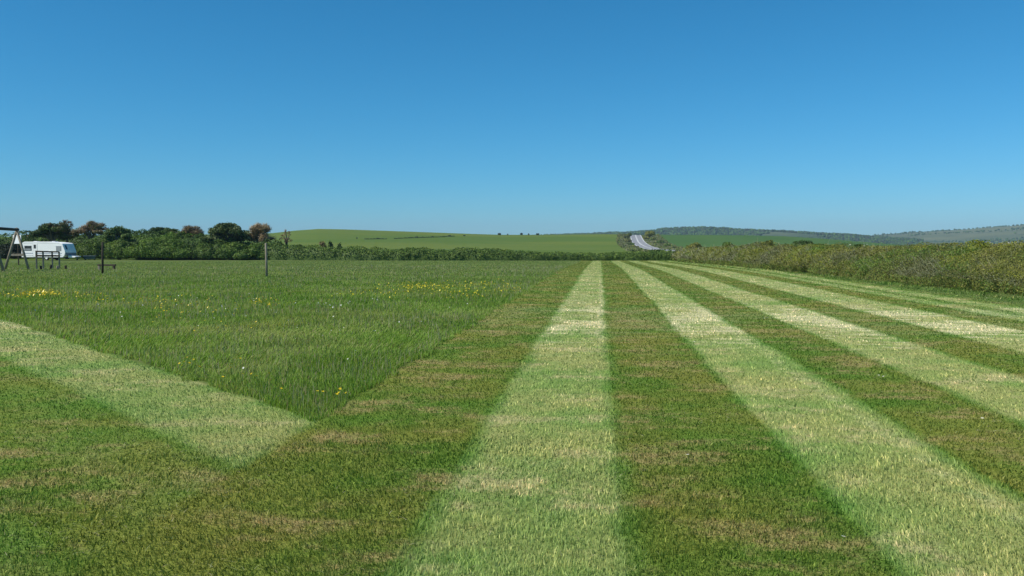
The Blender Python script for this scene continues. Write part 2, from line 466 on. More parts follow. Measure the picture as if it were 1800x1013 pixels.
def crown(name, blobs, leaf, density, colours, parent, core=0.72, loose=0.25, mat=None, jitter=0.7, top_light=None, spread=0.25, clump=None):
    """leaf clumps over ellipsoids [(centre, radii)], with a rough inner mass; coordinates local to the parent"""
    Vs, Fs, Cs, off = [], [], [], 0
    colours = np.array(colours, float)
    tri_V, tri_F = ico()
    tris, tv, tc, toff = [], [], [], 0
    for (c, r) in blobs:
        c, r = np.array(c, float), np.array(r, float)
        area = 4 * math.pi * ((((r[0] * r[1]) ** 1.6 + (r[0] * r[2]) ** 1.6 + (r[1] * r[2]) ** 1.6) / 3) ** (1 / 1.6))
        n = max(int(area * density), 12)
        d = sphere_dirs(n)
        d[:, 2] = np.where(d[:, 2] < -0.6, -d[:, 2], d[:, 2])
        lump = 0.80 + 0.45 * vnoise(d[:, 0] * 2.3 + c[0], d[:, 1] * 2.3 + c[1], d[:, 2] * 2.3 + c[2], seed=3)
        k = lump * (1 - loose * rng.random(n) ** 1.5)
        P = c + d * r * k[:, None]
        N = d / r + rng.normal(size=(n, 3)) * jitter / r.mean()
        sz = leaf * rng.uniform(0.6, 1.4, n)
        V, F = leaves_np(P, N, sz)
        cn = vnoise(P[:, 0] / (clump or leaf * 5), P[:, 1] / (clump or leaf * 5), P[:, 2] / (clump or leaf * 5), seed=11)
        idx = np.clip(((cn - 0.5) * 1.5 + 0.5 + rng.normal(size=n) * spread) * len(colours), 0, len(colours) - 1).astype(int)
        cc = colours[idx] * rng.uniform(0.75, 1.25, (n, 1))
        Vs.append(V); Fs.append(F + off); off += len(V); Cs.append(np.repeat(cc, 4, axis=0))
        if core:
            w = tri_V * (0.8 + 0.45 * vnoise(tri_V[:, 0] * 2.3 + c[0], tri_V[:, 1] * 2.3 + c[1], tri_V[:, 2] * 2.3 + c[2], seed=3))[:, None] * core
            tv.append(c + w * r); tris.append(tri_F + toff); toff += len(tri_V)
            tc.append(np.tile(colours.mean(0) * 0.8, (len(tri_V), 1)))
    V = np.concatenate(Vs); F = np.concatenate(Fs); C = np.concatenate(Cs)
    loops, starts, tot = [F.ravel()], [np.arange(len(F)) * 4], [np.full(len(F), 4)]
    if core:
        T = np.concatenate(tris) + len(V)
        loops.append(T.ravel()); starts.append(len(F) * 4 + np.arange(len(T)) * 3); tot.append(np.full(len(T), 3))
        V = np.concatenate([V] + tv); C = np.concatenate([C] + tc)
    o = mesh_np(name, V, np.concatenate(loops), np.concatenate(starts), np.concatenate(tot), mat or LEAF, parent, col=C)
    return tag(o, kind='stuff')

def twigs(name, base_pts, tip_pts, width, colours, parent, bend=0.15):
    """thin three-sided twigs from base to tip"""
    B, T = np.asarray(base_pts, float), np.asarray(tip_pts, float); n = len(B)
    d = T - B; L = np.linalg.norm(d, axis=1, keepdims=True)
    M = (B + T) / 2 + rng.normal(size=(n, 3)) * L * bend
    side = np.cross(d / L, rng.normal(size=(n, 3))); side /= np.linalg.norm(side, axis=1, keepdims=True)
    s2 = np.cross(d / L, side); w = np.broadcast_to(np.asarray(width, float).reshape(-1, 1), (n, 1))
    V = np.stack([B + side * w, B - side * w * .5 + s2 * w * .8, B - side * w * .5 - s2 * w * .8,
                  M + side * w * .7, M - side * w * .35 + s2 * w * .6, M - side * w * .35 - s2 * w * .6, T], 1).reshape(-1, 3)
    b = (np.arange(n) * 7)[:, None]
    tri = np.concatenate([b + np.array(t) for t in ((0, 1, 4), (0, 4, 3), (1, 2, 5), (1, 5, 4), (2, 0, 3), (2, 3, 5), (3, 4, 6), (4, 5, 6), (5, 3, 6))])
    C = np.array(colours, float)[rng.integers(0, len(colours), n)] * rng.uniform(0.7, 1.3, (n, 1))
    return tag(poly_np(name, V, tri, TWIG, parent, col=np.repeat(C, 7, axis=0)), kind='stuff')

def trunk(parent, pts, radii, limbs=()):
    mb = MB(); mb.tube(pts, radii, 8)
    o = mb.build('trunk', BARK, parent, True)
    for p, r in limbs: MB().tube(p, r, 6).build('limb', BARK, parent, True)
    return o

def bush(name, px, py_top, half_w, depth, colours, label, cat='bush', leaf=0.16, density=45, base=None, lean=0.0, group=None, nb=7, wid=None, core=0.72, stems=True, fill=1.0, floor=None):
    """a rounded shrub whose outline spans px-half_w .. px+half_w and reaches py_top in a view of 1800 pixels"""
    g0 = at(px, 458, depth); z0 = float(gz(g0.x, g0.y)) if base is None else base
    if floor is not None: z0 = floor
    top = at(px, py_top, depth).z; W_ = half_w / FOC * depth; H_ = top - z0
    o = empty(name, (g0.x, g0.y, z0))
    blobs = []
    for k in range(nb):
        t = (k + 0.5) / nb * 2 - 1
        u = t * 0.62 * W_
        hh = H_ * (1 - 0.42 * abs(t) ** 1.7) * rng.uniform(0.88, 1.0)
        rz = hh * rng.uniform(0.42, 0.5) * fill
        rx = W_ * rng.uniform(0.34, 0.46)
        blobs.append(((u * math.cos(YAW) + lean * hh, rng.uniform(-.35, .35) * W_ + u * math.sin(YAW), hh - rz * 1.02), (rx, rx * 1.05, rz)))
        if hh > 1.0: blobs.append(((u * 1.1, rng.uniform(-.4, .1) * W_, hh * 0.34), (rx * 1.05, rx, hh * 0.36)))
    crown('crown', blobs, leaf, density, colours, o, core=core)
    if stems:
        mb = MB()
        for k in range(3):
            b = blobs[(k * 2) % len(blobs)][0]
            mb.tube([(b[0] * .15, b[1] * .15, -0.1), (b[0] * .6, b[1] * .6, b[2] * .5), b], [0.06 + 0.012 * H_, 0.05, 0.02], 6)
        tag(mb.build('stem', BARK, o, True), kind='stuff')
    return tag(o, label, cat, group)

GREEN = [(0.068, 0.123, 0.02), (0.105, 0.181, 0.028), (0.15, 0.239, 0.039), (0.203, 0.275, 0.055)]
DEEP = [(0.037, 0.071, 0.018), (0.059, 0.111, 0.023), (0.092, 0.159, 0.032), (0.144, 0.199, 0.046)]
BRIGHT = [(0.081, 0.15, 0.02), (0.121, 0.215, 0.028), (0.162, 0.26, 0.035), (0.203, 0.286, 0.045)]
BROWN = [(0.137, 0.098, 0.043), (0.232, 0.163, 0.065), (0.3, 0.236, 0.101), (0.164, 0.163, 0.065)]
TAN = [(0.23, 0.161, 0.066), (0.31, 0.23, 0.11), (0.207, 0.172, 0.066), (0.345, 0.276, 0.143)]
OLIVE = [(0.128, 0.149, 0.036), (0.204, 0.219, 0.046), (0.272, 0.271, 0.052), (0.187, 0.175, 0.065)]
GORSE = [(0.216, 0.238, 0.03), (0.284, 0.294, 0.035), (0.162, 0.196, 0.03)]
HEATH = [(0.158, 0.153, 0.075), (0.127, 0.133, 0.059), (0.212, 0.218, 0.109), (0.106, 0.133, 0.045)]
def hedge(name, path, heights, width, power, leaf0, leaf_px, cover, palette, label, lump=0.22, cat='hedge', side=1):
    """a hedge that follows PATH (its foot on the field side) and bulges WIDTH metres away from the field"""
    path = np.array(path, float); heights = np.array(heights, float)
    seg = np.hypot(*np.diff(path, axis=0).T); S = np.concatenate([[0], np.cumsum(seg)]); total = S[-1]
    mid = path[len(path) // 2]
    o = empty(name, (mid[0], mid[1], float(gz(mid[0], mid[1]))))
    org = np.array(o.location)
    def point(s, t, shrink=1.0):
        px_, py_ = np.interp(s, S, path[:, 0]), np.interp(s, S, path[:, 1])
        e = 0.5
        tx = np.interp(s + e, S, path[:, 0]) - np.interp(s - e, S, path[:, 0]); ty = np.interp(s + e, S, path[:, 1]) - np.interp(s - e, S, path[:, 1])
        L = np.maximum(np.hypot(tx, ty), 1e-6); nx, ny = ty / L * side, -tx / L * side
        h = np.interp(s, S, heights)
        h = h * (0.93 + 0.16 * (vnoise(s / 1.7, s * 0, seed=21) - 0.4) + 0.12 * (vnoise(s / 0.6, s * 0, seed=22) - 0.5))
        wob = (vnoise(s / 1.3, t * 5, seed=23) - 0.5) * 2
        wob2 = (vnoise(s / 0.45, t * 12, seed=24) - 0.5) * 2
        k = 1 + lump * wob * 0.6 + lump * 0.4 * wob2
        off = width * (1 - np.cos(math.pi * t)) / 2
        oc = width * 0.5
        z = h * np.sin(math.pi * t) ** power
        off = oc + (off - oc) * shrink * k
        z = z * (shrink if shrink < 1 else 1) * (1 + (k - 1) * 0.7)
        x, y = px_ + nx * off, py_ + ny * off
        nz = np.sin(math.pi * t); nh = -np.cos(math.pi * t)
        N = np.stack([nx * nh, ny * nh, nz * 0.9 + 0.15], -1)
        return np.stack([x, y, gz(x, y) + z], -1), N
    # inner mass
    ns, ntt = max(int(total / 0.5), 8), 14
    s, t = np.meshgrid(np.linspace(0, total, ns), np.linspace(0.0, 1, ntt))
    P, _ = point(s.ravel(), t.ravel(), 0.86)
    P[:, 2] -= 0.06
    i, j = np.meshgrid(np.arange(ns - 1), np.arange(ntt - 1)); b = (j * ns + i).ravel()
    coreF = np.stack([b, b + 1, b + ns + 1, b + ns], 1)
    # leaves, smaller and denser the nearer they are
    girth = np.interp(np.linspace(0, total, 200), S, heights) * 1.9 + width * 0.6
    pts = np.interp(np.linspace(0, total, 200), S, path[:, 0]), np.interp(np.linspace(0, total, 200), S, path[:, 1])
    rr = np.hypot(*pts); lf = np.maximum(leaf0, leaf_px * rr)
    dens = girth * cover / lf ** 2
    cdf = np.concatenate([[0], np.cumsum((dens[1:] + dens[:-1]) / 2)]) * total / 199
    n = int(cdf[-1])
    s = np.interp(rng.random(n) * cdf[-1], cdf, np.linspace(0, total, 200))
    t = rng.beta(1.0, 1.25, n) * 0.93 + 0.01
    P2, N2 = point(s, t, 1.0)
    P2 -= N2 * (rng.random((n, 1)) ** 2 * 0.22)
    N2 = N2 + rng.normal(size=N2.shape) * 0.75
    sz = np.interp(s, np.linspace(0, total, 200), lf) * rng.uniform(0.55, 1.45, n)
    V, F = leaves_np(P2, N2, sz)
    C = palette(s, t, P2)
    C = C * rng.uniform(0.7, 1.3, (n, 1))
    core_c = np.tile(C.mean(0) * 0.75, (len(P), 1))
    Vall = np.concatenate([V, P]) - org
    loops = np.concatenate([F.ravel(), coreF.ravel() + len(V)])
    m = len(F) + len(coreF)
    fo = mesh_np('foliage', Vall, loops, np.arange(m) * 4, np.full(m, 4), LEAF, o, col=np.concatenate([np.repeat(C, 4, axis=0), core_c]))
    tag(fo, kind='stuff')
    tag(o, label, cat)
    return o, point, total, org

def pick(palette, q):
    p = np.array(palette, float)
    return p[np.clip((q * len(p)).astype(int), 0, len(p) - 1)]

def pal_green(base):
    def f(s, t, P):
        n = len(s)
        q = 0.5 + (vnoise(s / 0.5, P[:, 2] / 0.4, seed=31) - 0.5) * 1.2 + (vnoise(s / 2.5, t * 3, seed=32) - 0.5) * 0.7 + rng.normal(size=n) * 0.22
        return pick(base, np.clip(q, 0, 0.999))
    return f

def pal_bank(s, t, P):
    n = len(s)
    a = vnoise(s / 2.6, t * 6, seed=41) + rng.normal(size=n) * 0.13
    b = vnoise(s / 1.4 + 40, t * 8, seed=42) + rng.normal(size=n) * 0.13
    c = vnoise(s / 4.5 + 90, t * 4, seed=43) + rng.normal(size=n) * 0.08
    q = np.clip(0.5 + rng.normal(size=n) * 0.3 + (vnoise(s / 0.4, t * 25, seed=44) - 0.5) * 0.8, 0, 0.999)
    out = pick(OLIVE, q)
    out = np.where((a > 0.66)[:, None], pick(GREEN, q), out)
    out = np.where(((b > 0.68) & (t > 0.12))[:, None], pick(GORSE, q), out)
    low = smooth(0.30, 0.05, t)
    out = np.where((c + low * 0.2 > 0.76)[:, None], pick(HEATH, q), out)
    grass = (t < 0.05 + 0.03 * a)
    return np.where(grass[:, None], np.where((rng.random(n) < 0.5)[:, None], pick(GREEN, q), pick(OLIVE, q)), out)

# far hedge across the end of the field
cols = [455, 520, 600, 700, 800, 850, 900, 950, 1000, 1060, 1110, 1150, 1190, 1230]
tops = [428, 430, 434, 436.0, 436.5, 434.5, 438.5, 441, 443, 445, 441.5, 439, 437.5, 436]
foot = [on_ground(c, 457.6 + 0.9 * smooth(450, 700, c)) for c in cols]
hts = [max(at(c, t_, math.hypot(f.x, f.y) * math.cos(math.atan((c - 900) / FOC)) + 1.3).z - f.z, 0.6) for c, t_, f in zip(cols, tops, foot)]
hedge('field_hedge', [(f.x, f.y) for f in foot], hts, 2.6, 0.55, 0.10, 0.00125, 1.15, pal_green(GREEN + DEEP[1:3]),
      'long dense dark green hedge across the far end of the field', side=-1)
# thicket behind the caravan and the play area
cols = [-160, -60, 20, 80, 140, 190, 240, 300, 350, 400, 440, 480]
tops = [411, 410, 410, 407, 405, 403, 406, 408, 414, 419, 423, 427]
foot = [on_ground(c, 455.4 + 1.8 * smooth(120, 320, c)) for c in cols]
foot = [f + Vector((0, 3.2, 0)) * float(smooth(260, 160, c)) for f, c in zip(foot, cols)]
hts = [max(at(c, t_, math.hypot(f.x, f.y) * math.cos(math.atan((c - 900) / FOC)) + 2).z - f.z, 0.6) for c, t_, f in zip(cols, tops, foot)]
hedge('thicket', [(f.x, f.y) for f in foot], hts, 5.0, 0.6, 0.14, 0.0013, 1.1, pal_green(DEEP[:3] + GREEN[:3] + BRIGHT[1:2]),
      'tall mixed green thicket behind the caravan and the timber play equipment', lump=0.3, cat='thicket', side=-1)
# overgrown bank down the right side
bank_path = [(17.2, 9), (15.0, 18), (12.75, 26.75), (11.8, 40.9), (10.5, 60), (10.1, 85), (9.6, 119)]
bank_h = [1.62, 1.62, 1.58, 1.6, 1.68, 1.75, 1.6]
bank, bank_point, bank_len, bank_org = hedge('bramble_bank', bank_path, bank_h, 5.0, 0.85, 0.042, 0.00105, 1.3, pal_bank,
      'overgrown olive and brown bramble bank along the right side of the mown field', lump=0.26, cat='bank')
# bare grey and straw stems sticking out of the bank
n = 1500
s = bank_len * rng.random(n) ** 1.0; t = rng.beta(1.4, 3.2, n) * 0.55 + 0.03
Pb, Nb = bank_point(s, t, 1.0); Pb -= bank_org
up = np.stack([rng.normal(size=n) * 0.35, rng.normal(size=n) * 0.35, rng.uniform(0.3, 1.0, n)], -1) + Nb * 0.6
Tb = Pb + up / np.linalg.norm(up, axis=1, keepdims=True) * rng.uniform(0.12, 0.42, (n, 1))
rr = np.hypot(*(Pb + bank_org)[:, :2].T)
twigs('dead_stems', Pb - Nb * 0.1, Tb, np.maximum(0.004, rr * 0.00022), [(0.28, 0.285, 0.19), (0.34, 0.33, 0.20), (0.21, 0.21, 0.13), (0.28, 0.29, 0.12)], bank)

def blossom(o, n, centre, radii, size, colour=(0.75, 0.72, 0.62)):
    d = sphere_dirs(n); d[:, 2] = np.abs(d[:, 2]); d[:, 1] = -np.abs(d[:, 1])
    P = np.array(centre) + d * np.array(radii) * rng.uniform(0.95, 1.1, (n, 1))
    keep = vnoise(P[:, 0] / 0.35, P[:, 1] / 0.35, P[:, 2] / 0.35, seed=77) > 0.5
    P, d = P[keep], d[keep]
    V, F = leaves_np(P, d + rng.normal(size=d.shape) * 0.4, size * rng.uniform(0.6, 1.3, len(P)), 1.1)
    tag(poly_np('blossom', V, F, LEAF, o, col=np.tile(colour, (len(V), 1))), kind='stuff')

def bank_bush(name, px, py_top, half_w, colours, label, back=2.6, leaf=0.06, density=170, cat='bush', flower=0):
    """a shrub growing on the crest of the bank in view column px"""
    d = ray(px, 430); h = math.hypot(d[0], d[1])
    bp = np.array(bank_path)
    best = min(np.linspace(10, 130, 800), key=lambda q: abs(np.interp(q * d[1] / h, bp[:, 1], bp[:, 0]) + back - q * d[0] / h))
    x, y = best * d[0] / h, best * d[1] / h
    depth = best * math.cos(math.atan((px - 900) / FOC))
    z0 = float(gz(x, y)) + 0.5
    top = EYE + (430 - py_top) / FOC * depth; W_ = half_w / FOC * depth; H_ = (top - z0) * 1.07; W_ *= 1.35
    o = empty(name, (x, y, z0 - 0.5))
    blobs = [((rng.uniform(-.5, .5) * W_, rng.uniform(-.5, .5) * W_, 0.5 + H_ * f), (W_ * q, W_ * q * 1.2, H_ * 0.33)) for f, q in ((0.35, .7), (0.5, .6), (0.66, .5), (0.4, .75), (0.62, .55))]
    lf = max(leaf, 0.00125 * best)
    crown('crown', blobs, lf, min(density, 1.1 / lf ** 2), colours, o, core=0.75)
    tag(MB().tube([(0, 0, -0.1), (0.05, 0, 0.5), (0, 0.05, 0.5 + H_ * 0.4)], [0.06, 0.045, 0.02], 6).build('stem', BARK, o, True), kind='stuff')
    if flower: blossom(o, flower, blobs[2][0], (W_ * .75, W_ * .8, H_ * .45), lf * 1.25)
    return tag(o, label, cat)

bank_bush('hawthorn_bush', 1222, 428.5, 14, OLIVE, 'low olive bush at the far end of the bramble bank, nearest the road')
bank_bush('hawthorn_bush', 1287, 427.0, 12, GREEN, 'small green bush on the bank crest, second from the road end')
bank_bush('hawthorn_bush', 1354, 424.5, 13, OLIVE, 'rounded windswept bush on the bank crest below the wooded hill')
bank_bush('blackthorn_bush', 1412, 425.0, 22, DEEP, 'dark broad bush on the middle of the bank crest')
bank_bush('elder_bush', 1517, 431.5, 22, DEEP + OLIVE[:2], 'dark bush dotted with white blossom on the bank', flower=34)
bank_bush('willow_bush', 1722, 424.5, 24, GORSE + BRIGHT[:2], 'tall yellow green bush standing up above the bank crest near the right edge')
bank_bush('elder_bush', 1776, 431.0, 24, OLIVE + GREEN[:2], 'bush with scattered white blossom at the right edge of the picture', flower=36)
bank_bush('holly_bush', 1705, 476, 13, DEEP, 'small dark green bush low on the face of the bank', back=0.9)

# ------------------------------------------------------------------ trees and shrubs beyond the left of the field
D = 124.0
def tree(name, px, py_top, half_w, py_bot, depth, colours, label, leaf=0.17, density=38, brown=False, lean=0.0, flat=1.0, trunk_px=None, twig=0, core=0.6, cat='tree', nb=9, sparse=1.0, twig_cols=((0.2, 0.14, 0.09), (0.26, 0.2, 0.14), (0.14, 0.1, 0.07))):
    g0 = at(px, 458, depth); z0 = float(gz(g0.x, g0.y))
    top, bot = at(px, py_top, depth).z - z0, at(px, py_bot, depth).z - z0
    W_ = half_w / FOC * depth
    o = empty(name, (g0.x, g0.y, z0))
    H_ = top - bot
    blobs = []
    pk = np.clip(lean * 1.3, -0.6, 0.6)
    for k in range(nb * 2):
        u = (k % nb + 0.5) / nb * 2 - 1 + rng.uniform(-.12, .12)
        e = abs(u - pk) / (1 + pk if u < pk else 1 - pk)
        topz = H_ * max(1 - 0.85 * e ** (1.25 if lean > 0.15 else 2.4), 0.2) * rng.uniform(0.88, 1.0)
        rz = max(topz * rng.uniform(0.26, 0.40), H_ * 0.12) * flat; rx = W_ * rng.uniform(0.24, 0.36)
        hz = bot + (topz - rz * 1.05 if k < nb else rng.uniform(-0.1, 0.55) * topz)
        blobs.append(((u * W_ * 0.76, rng.uniform(-.5, .5) * W_, hz), (rx, rx, rz)))
    crown('crown', blobs, leaf, density * sparse * 1.2, colours, o, core=core, loose=0.4)
    tx = 0 if trunk_px is None else (trunk_px - px) / FOC * depth
    limbs = []
    for b in blobs[:nb:2]:
        c = b[0]
        limbs.append(([(tx, 0, bot * 0.75), ((tx + c[0]) / 2, c[1] / 2, (bot + c[2]) / 2), c], [0.13, 0.09, 0.03]))
    trunk(o, [(tx, 0, -0.15), (tx * 0.8 + 0.1, 0, bot * 0.45), (tx * .6, 0, bot + H_ * 0.3)], [0.26, 0.20, 0.10], limbs)
    if twig:
        n = twig
        i = rng.integers(0, len(blobs), n)
        c = np.array([blobs[k][0] for k in i]); r = np.array([blobs[k][1] for k in i])
        d = sphere_dirs(n); d[:, 2] = np.abs(d[:, 2])
        a = c + d * r * 0.4
        dirn = d + np.array([lean * 1.2 + 0.25, 0, 0.55])
        b = c + d * r * rng.uniform(0.8, 1.0, (n, 1)) + dirn / np.linalg.norm(dirn, axis=1, keepdims=True) * rng.uniform(0.15, 0.7, (n, 1)) * H_ * 0.3
        twigs('twigs', a, b, 0.03, twig_cols, o, 0.06)
    return tag(o, label, cat)

tree('windswept_tree', 94, 389.0, 38, 417, D + 4, DEEP[:3] + [(0.10, 0.085, 0.035)], 'dark windswept tree rising above the caravan roof', lean=0.32, twig=260, nb=12)
tree('bare_tree', 118, 385, 11, 402, D + 6, BROWN[:2], 'bare branch tips poking above the dark windswept tree', density=4, core=0, twig=260, nb=5, sparse=0.6)
tree('brown_tree', 160, 387.0, 30, 411, D + 5, BROWN + OLIVE[:1], 'reddish brown half bare windswept tree above the caravan front', density=17, core=0.35, twig=1700, lean=0.36, nb=11, twig_cols=((0.30, 0.22, 0.15), (0.36, 0.29, 0.21), (0.24, 0.17, 0.11)))
tree('rounded_tree', 210, 396, 27, 424, D, DEEP[1:] + GREEN[:2], 'dark green rounded tree right of the reddish half bare tree')
bush('long_bush', 288, 411.5, 62, D - 2, BRIGHT + GREEN[:2], 'broad bright green bush in the middle of the thicket', leaf=0.15, density=50, nb=11)
tree('flat_topped_tree', 288, 399, 30, 416, D + 6, DEEP + [(0.1, 0.08, 0.03)], 'low dark flat topped tree behind the bright green bush', twig=80)
tree('russet_tree', 335, 393.5, 29, 422, D + 3, BROWN[:3] + [(0.09, 0.085, 0.035)], 'russet brown leaved tree left of the green wind pruned tree', density=24, core=0.5, twig=1300, lean=0.3, nb=11)
tree('pruned_tree', 402, 390.5, 41, 419, D, [(0.035, 0.06, 0.018), (0.08, 0.12, 0.03), (0.14, 0.185, 0.06), (0.20, 0.24, 0.10)], 'green wind pruned tree with a pale visible trunk between two brown trees', leaf=0.2, density=34, trunk_px=404, nb=13, core=0.55)
tree('tan_tree', 459, 391.0, 22, 424, D + 1, TAN, 'tan leaved half bare tree at the right end of the tree group', density=20, core=0.4, twig=1500, twig_cols=((0.32, 0.24, 0.14), (0.38, 0.31, 0.2), (0.25, 0.18, 0.1)))
tree('bare_sapling', 504, 402, 12, 424, D + 2, TAN[:2], 'thin bare sapling standing alone right of the tan tree', density=1.5, core=0, twig=70, nb=5)
bush('dark_shrub', 492, 420.5, 14, D - 1, DEEP, 'small dark shrub behind the right hand timber post', density=50)
bush('low_bush', 412, 424, 34, D - 3, GREEN, 'green bush below the wind pruned tree')
bush('low_bush', 362, 425, 26, D - 3, DEEP[1:] + GREEN[1:3], 'dark green bush below the russet tree')
bush('low_bush', 455, 427, 26, D - 3, GREEN + BRIGHT[:1], 'green bush below the tan tree')
bush('low_bush', 525, 428.5, 26, D - 3, DEEP[1:] + GREEN[:2], 'dark bush bulging from the hedge right of the bare sapling')
bush('low_bush', 212, 418, 30, D - 1, GREEN, 'green bush beneath the dark rounded tree')
bush('low_bush', 160, 418, 30, D + 1, GREEN + DEEP[1:2], 'green bush directly behind the caravan front')
bush('twiggy_shrub', 567, 421.5, 10, D + 2, TAN[:3] + OLIVE[:1], 'small tan twiggy shrub on top of the far hedge', density=22, core=0.4)
bush('dark_shrub', 581, 420.5, 6.5, D + 2, DEEP, 'small dark upright shrub on the hedge beside the tan twiggy shrub', density=50, nb=4)
bush('dark_shrub', 597, 423.5, 7, D + 2, DEEP, 'small dark rounded shrub on the hedge, last one before the open hill', density=50, nb=4)
bush('painted_shade_bush', 14, 428, 34, D + 6, [(0.016, 0.026, 0.012), (0.022, 0.036, 0.014), (0.03, 0.045, 0.018)], 'tall bush painted near-black as shade under trees behind the timber swing frame', density=50, nb=9)  # near-black leaf colours stand in for the shade under overhanging trees
bush('painted_shade_bush', -70, 424, 50, D + 6, [(0.016, 0.026, 0.012), (0.022, 0.036, 0.014)], 'bush painted near-black as tree shade at the left edge of the picture', density=40, nb=9)  # same painted tree shade, continued to the left

# ------------------------------------------------------------------ hill details: road, verges, field bushes, woods
def strip(name, pts, half_l, half_r, lift, mat, kind='structure', parent=None, seg=6):
    pts = [Vector((p[0], p[1], 0)) for p in pts]
    fine = []
    for a, b in zip(pts, pts[1:]):
        for k in range(seg): fine.append(a.lerp(b, k / seg))
    fine.append(pts[-1]); V = []
    m = max(int((half_l + half_r) / 1.2), 1) + 1
    for i, p in enumerate(fine):
        d = (fine[min(i + 1, len(fine) - 1)] - fine[max(i - 1, 0)]).normalized(); nrm = Vector((d.y, -d.x, 0))
        for o_ in np.linspace(-half_l, half_r, m):
            q = p + nrm * o_; V.append((q.x, q.y, float(gz(q.x, q.y)) + lift))
    n = len(fine); F = [(m * i + k, m * i + k + 1, m * i + m + k + 1, m * i + m + k) for i in range(n - 1) for k in range(m - 1)]
    o = poly_np(name, np.array(V), np.array(F), mat, parent)
    if parent is None: tag(o, kind=kind)
    return o
road_px = [(1158, 440.5), (1143, 437.6), (1133, 434.6), (1126.5, 430.8), (1122, 426.6), (1119.6, 422), (1118, 418), (1117.5, 415.6)]
road_c = [on_ground(*p) for p in road_px]
road_c = [road_c[0] + (road_c[0] - road_c[1]) * 2.0] + road_c
dlast = (road_c[-1] - road_c[-2]).normalized(); road_c.append(road_c[-1] + dlast * 30)
verge_m = land('rough_verge', (0.12, 0.135, 0.06), (0.16, 0.165, 0.08), (0.085, 0.10, 0.045), 0.08, 0.5)
strip('verge', road_c, 10, 14, 0.12, verge_m)
ns_ = 9000
rs_ = np.array([(p.x, p.y) for p in road_c]); kk = rng.uniform(0, len(rs_) - 1.001, ns_); ki = kk.astype(int); fk = (kk - ki)[:, None]
cxy = rs_[ki] * (1 - fk) + rs_[ki + 1] * fk; dxy = rs_[ki + 1] - rs_[ki]; dxy /= np.linalg.norm(dxy, axis=1, keepdims=True)
sd_ = np.where(rng.random(ns_) < 0.5, -rng.uniform(4.2, 12, ns_), rng.uniform(4.2, 16, ns_))
qxy = cxy + np.stack([dxy[:, 1], -dxy[:, 0]], -1) * sd_[:, None]
patchy = vnoise(qxy[:, 0] / 5, qxy[:, 1] / 5, seed=91)
kp = (patchy + rng.normal(size=ns_) * 0.1 > 0.38) & (np.hypot(qxy[:, 0], qxy[:, 1]) < 640)
qxy, patchy = qxy[kp], patchy[kp]; nq = len(qxy)
Pq = np.column_stack([qxy, gz(qxy[:, 0], qxy[:, 1]) + rng.random(nq) * (0.3 + 1.0 * np.clip(patchy - 0.45, 0, 1))])
Vq, Fq = leaves_np(Pq, rng.normal(size=(nq, 3)) + np.array([-0.4, -0.6, 1.0]), rng.uniform(0.4, 0.95, nq))
Cq = np.array(OLIVE + HEATH + GREEN[:2])[rng.integers(0, 10, nq)] * rng.uniform(0.7, 1.15, (nq, 1))
tag(poly_np('verge_scrub', Vq, Fq, LEAF, None, col=np.repeat(Cq, 4, axis=0)), 'rough olive scrub and grass covering both banks of the distant road', 'scrub', kind='stuff')
road = strip('road', road_c, 3.6, 3.6, 0.30, land('worn_asphalt', (0.26, 0.26, 0.27), (0.30, 0.30, 0.31), (0.23, 0.23, 0.235), 0.3, 2.0))
white = paint('road_paint', (0.78, 0.78, 0.74), 0.7)
for off in (-3.3, -0.22, 0.22, 3.3):
    w = 0.11 if abs(off) < 1 else 0.14
    tag(strip('lane_line', road_c, -off + w, off + w, 0.38, white, parent=road), kind='structure')

def hill_bush(name, px, py_base, py_top, half_w, colours, label, leaf=0.5, group=None, nb=5, cat='bush'):
    g0 = on_ground(px, py_base); dep = (g0.x ** 2 + g0.y ** 2) ** .5 * math.cos(math.atan((px - 900) / FOC))
    H_, W_ = (py_base - py_top) / FOC * dep, half_w / FOC * dep
    o = empty(name, g0)
    blobs = [((rng.uniform(-.55, .55) * W_, rng.uniform(-.4, .4) * W_, H_ * rng.uniform(.35, .62)), (W_ * rng.uniform(.4, .6), W_ * rng.uniform(.4, .6), H_ * .38)) for _ in range(nb)]
    crown('crown', blobs, leaf, 1.5 / leaf ** 2, colours, o, core=0.8)
    tag(MB().tube([(0, 0, -0.2), (0, 0, H_ * 0.5)], [0.18, 0.1], 6).build('trunk', BARK, o, True), kind='stuff')
    return tag(o, label, cat, group)
hill_bush('roadside_tree', 1141, 417.5, 406.2, 9.5, GORSE + OLIVE[1:3], 'rounded olive yellow tree on the bank right of the road crest', nb=9, cat='tree')
hill_bush('roadside_tree', 1106, 418, 409.5, 5, OLIVE + DEEP[2:3], 'small dark tree on the left of the road crest', cat='tree')
hill_bush('roadside_bush', 1099, 420.5, 413.5, 6, HEATH + OLIVE[:1], 'brownish bush on the bank left of the road')
hill_bush('roadside_bush', 1136, 421, 416, 5.5, OLIVE, 'olive scrub beside the road just below the rounded olive tree')
hill_bush('roadside_bush', 1148, 423, 417.5, 7, GREEN[:3] + OLIVE[:2], 'green scrub on the right bank halfway down the road')
hill_bush('roadside_bush', 1161, 428.5, 422.5, 7, DEEP[1:], 'dark bush on the bank between the road and the crop field')
hill_bush('roadside_bush', 1174, 433.5, 429, 7, GREEN, 'green bush at the foot of the bank right of the road')
hill_bush('roadside_bush', 1110, 431, 426.5, 8, HEATH + GREEN[:2], 'grey green scrub on the left road bank halfway down')
hill_bush('roadside_bush', 1104, 426, 421, 7, OLIVE + HEATH[:1], 'brown and olive scrub on the left road bank below the small dark tree')
hill_bush('roadside_bush', 1116, 435.5, 432, 8, OLIVE, 'low olive scrub at the foot of the left road bank')
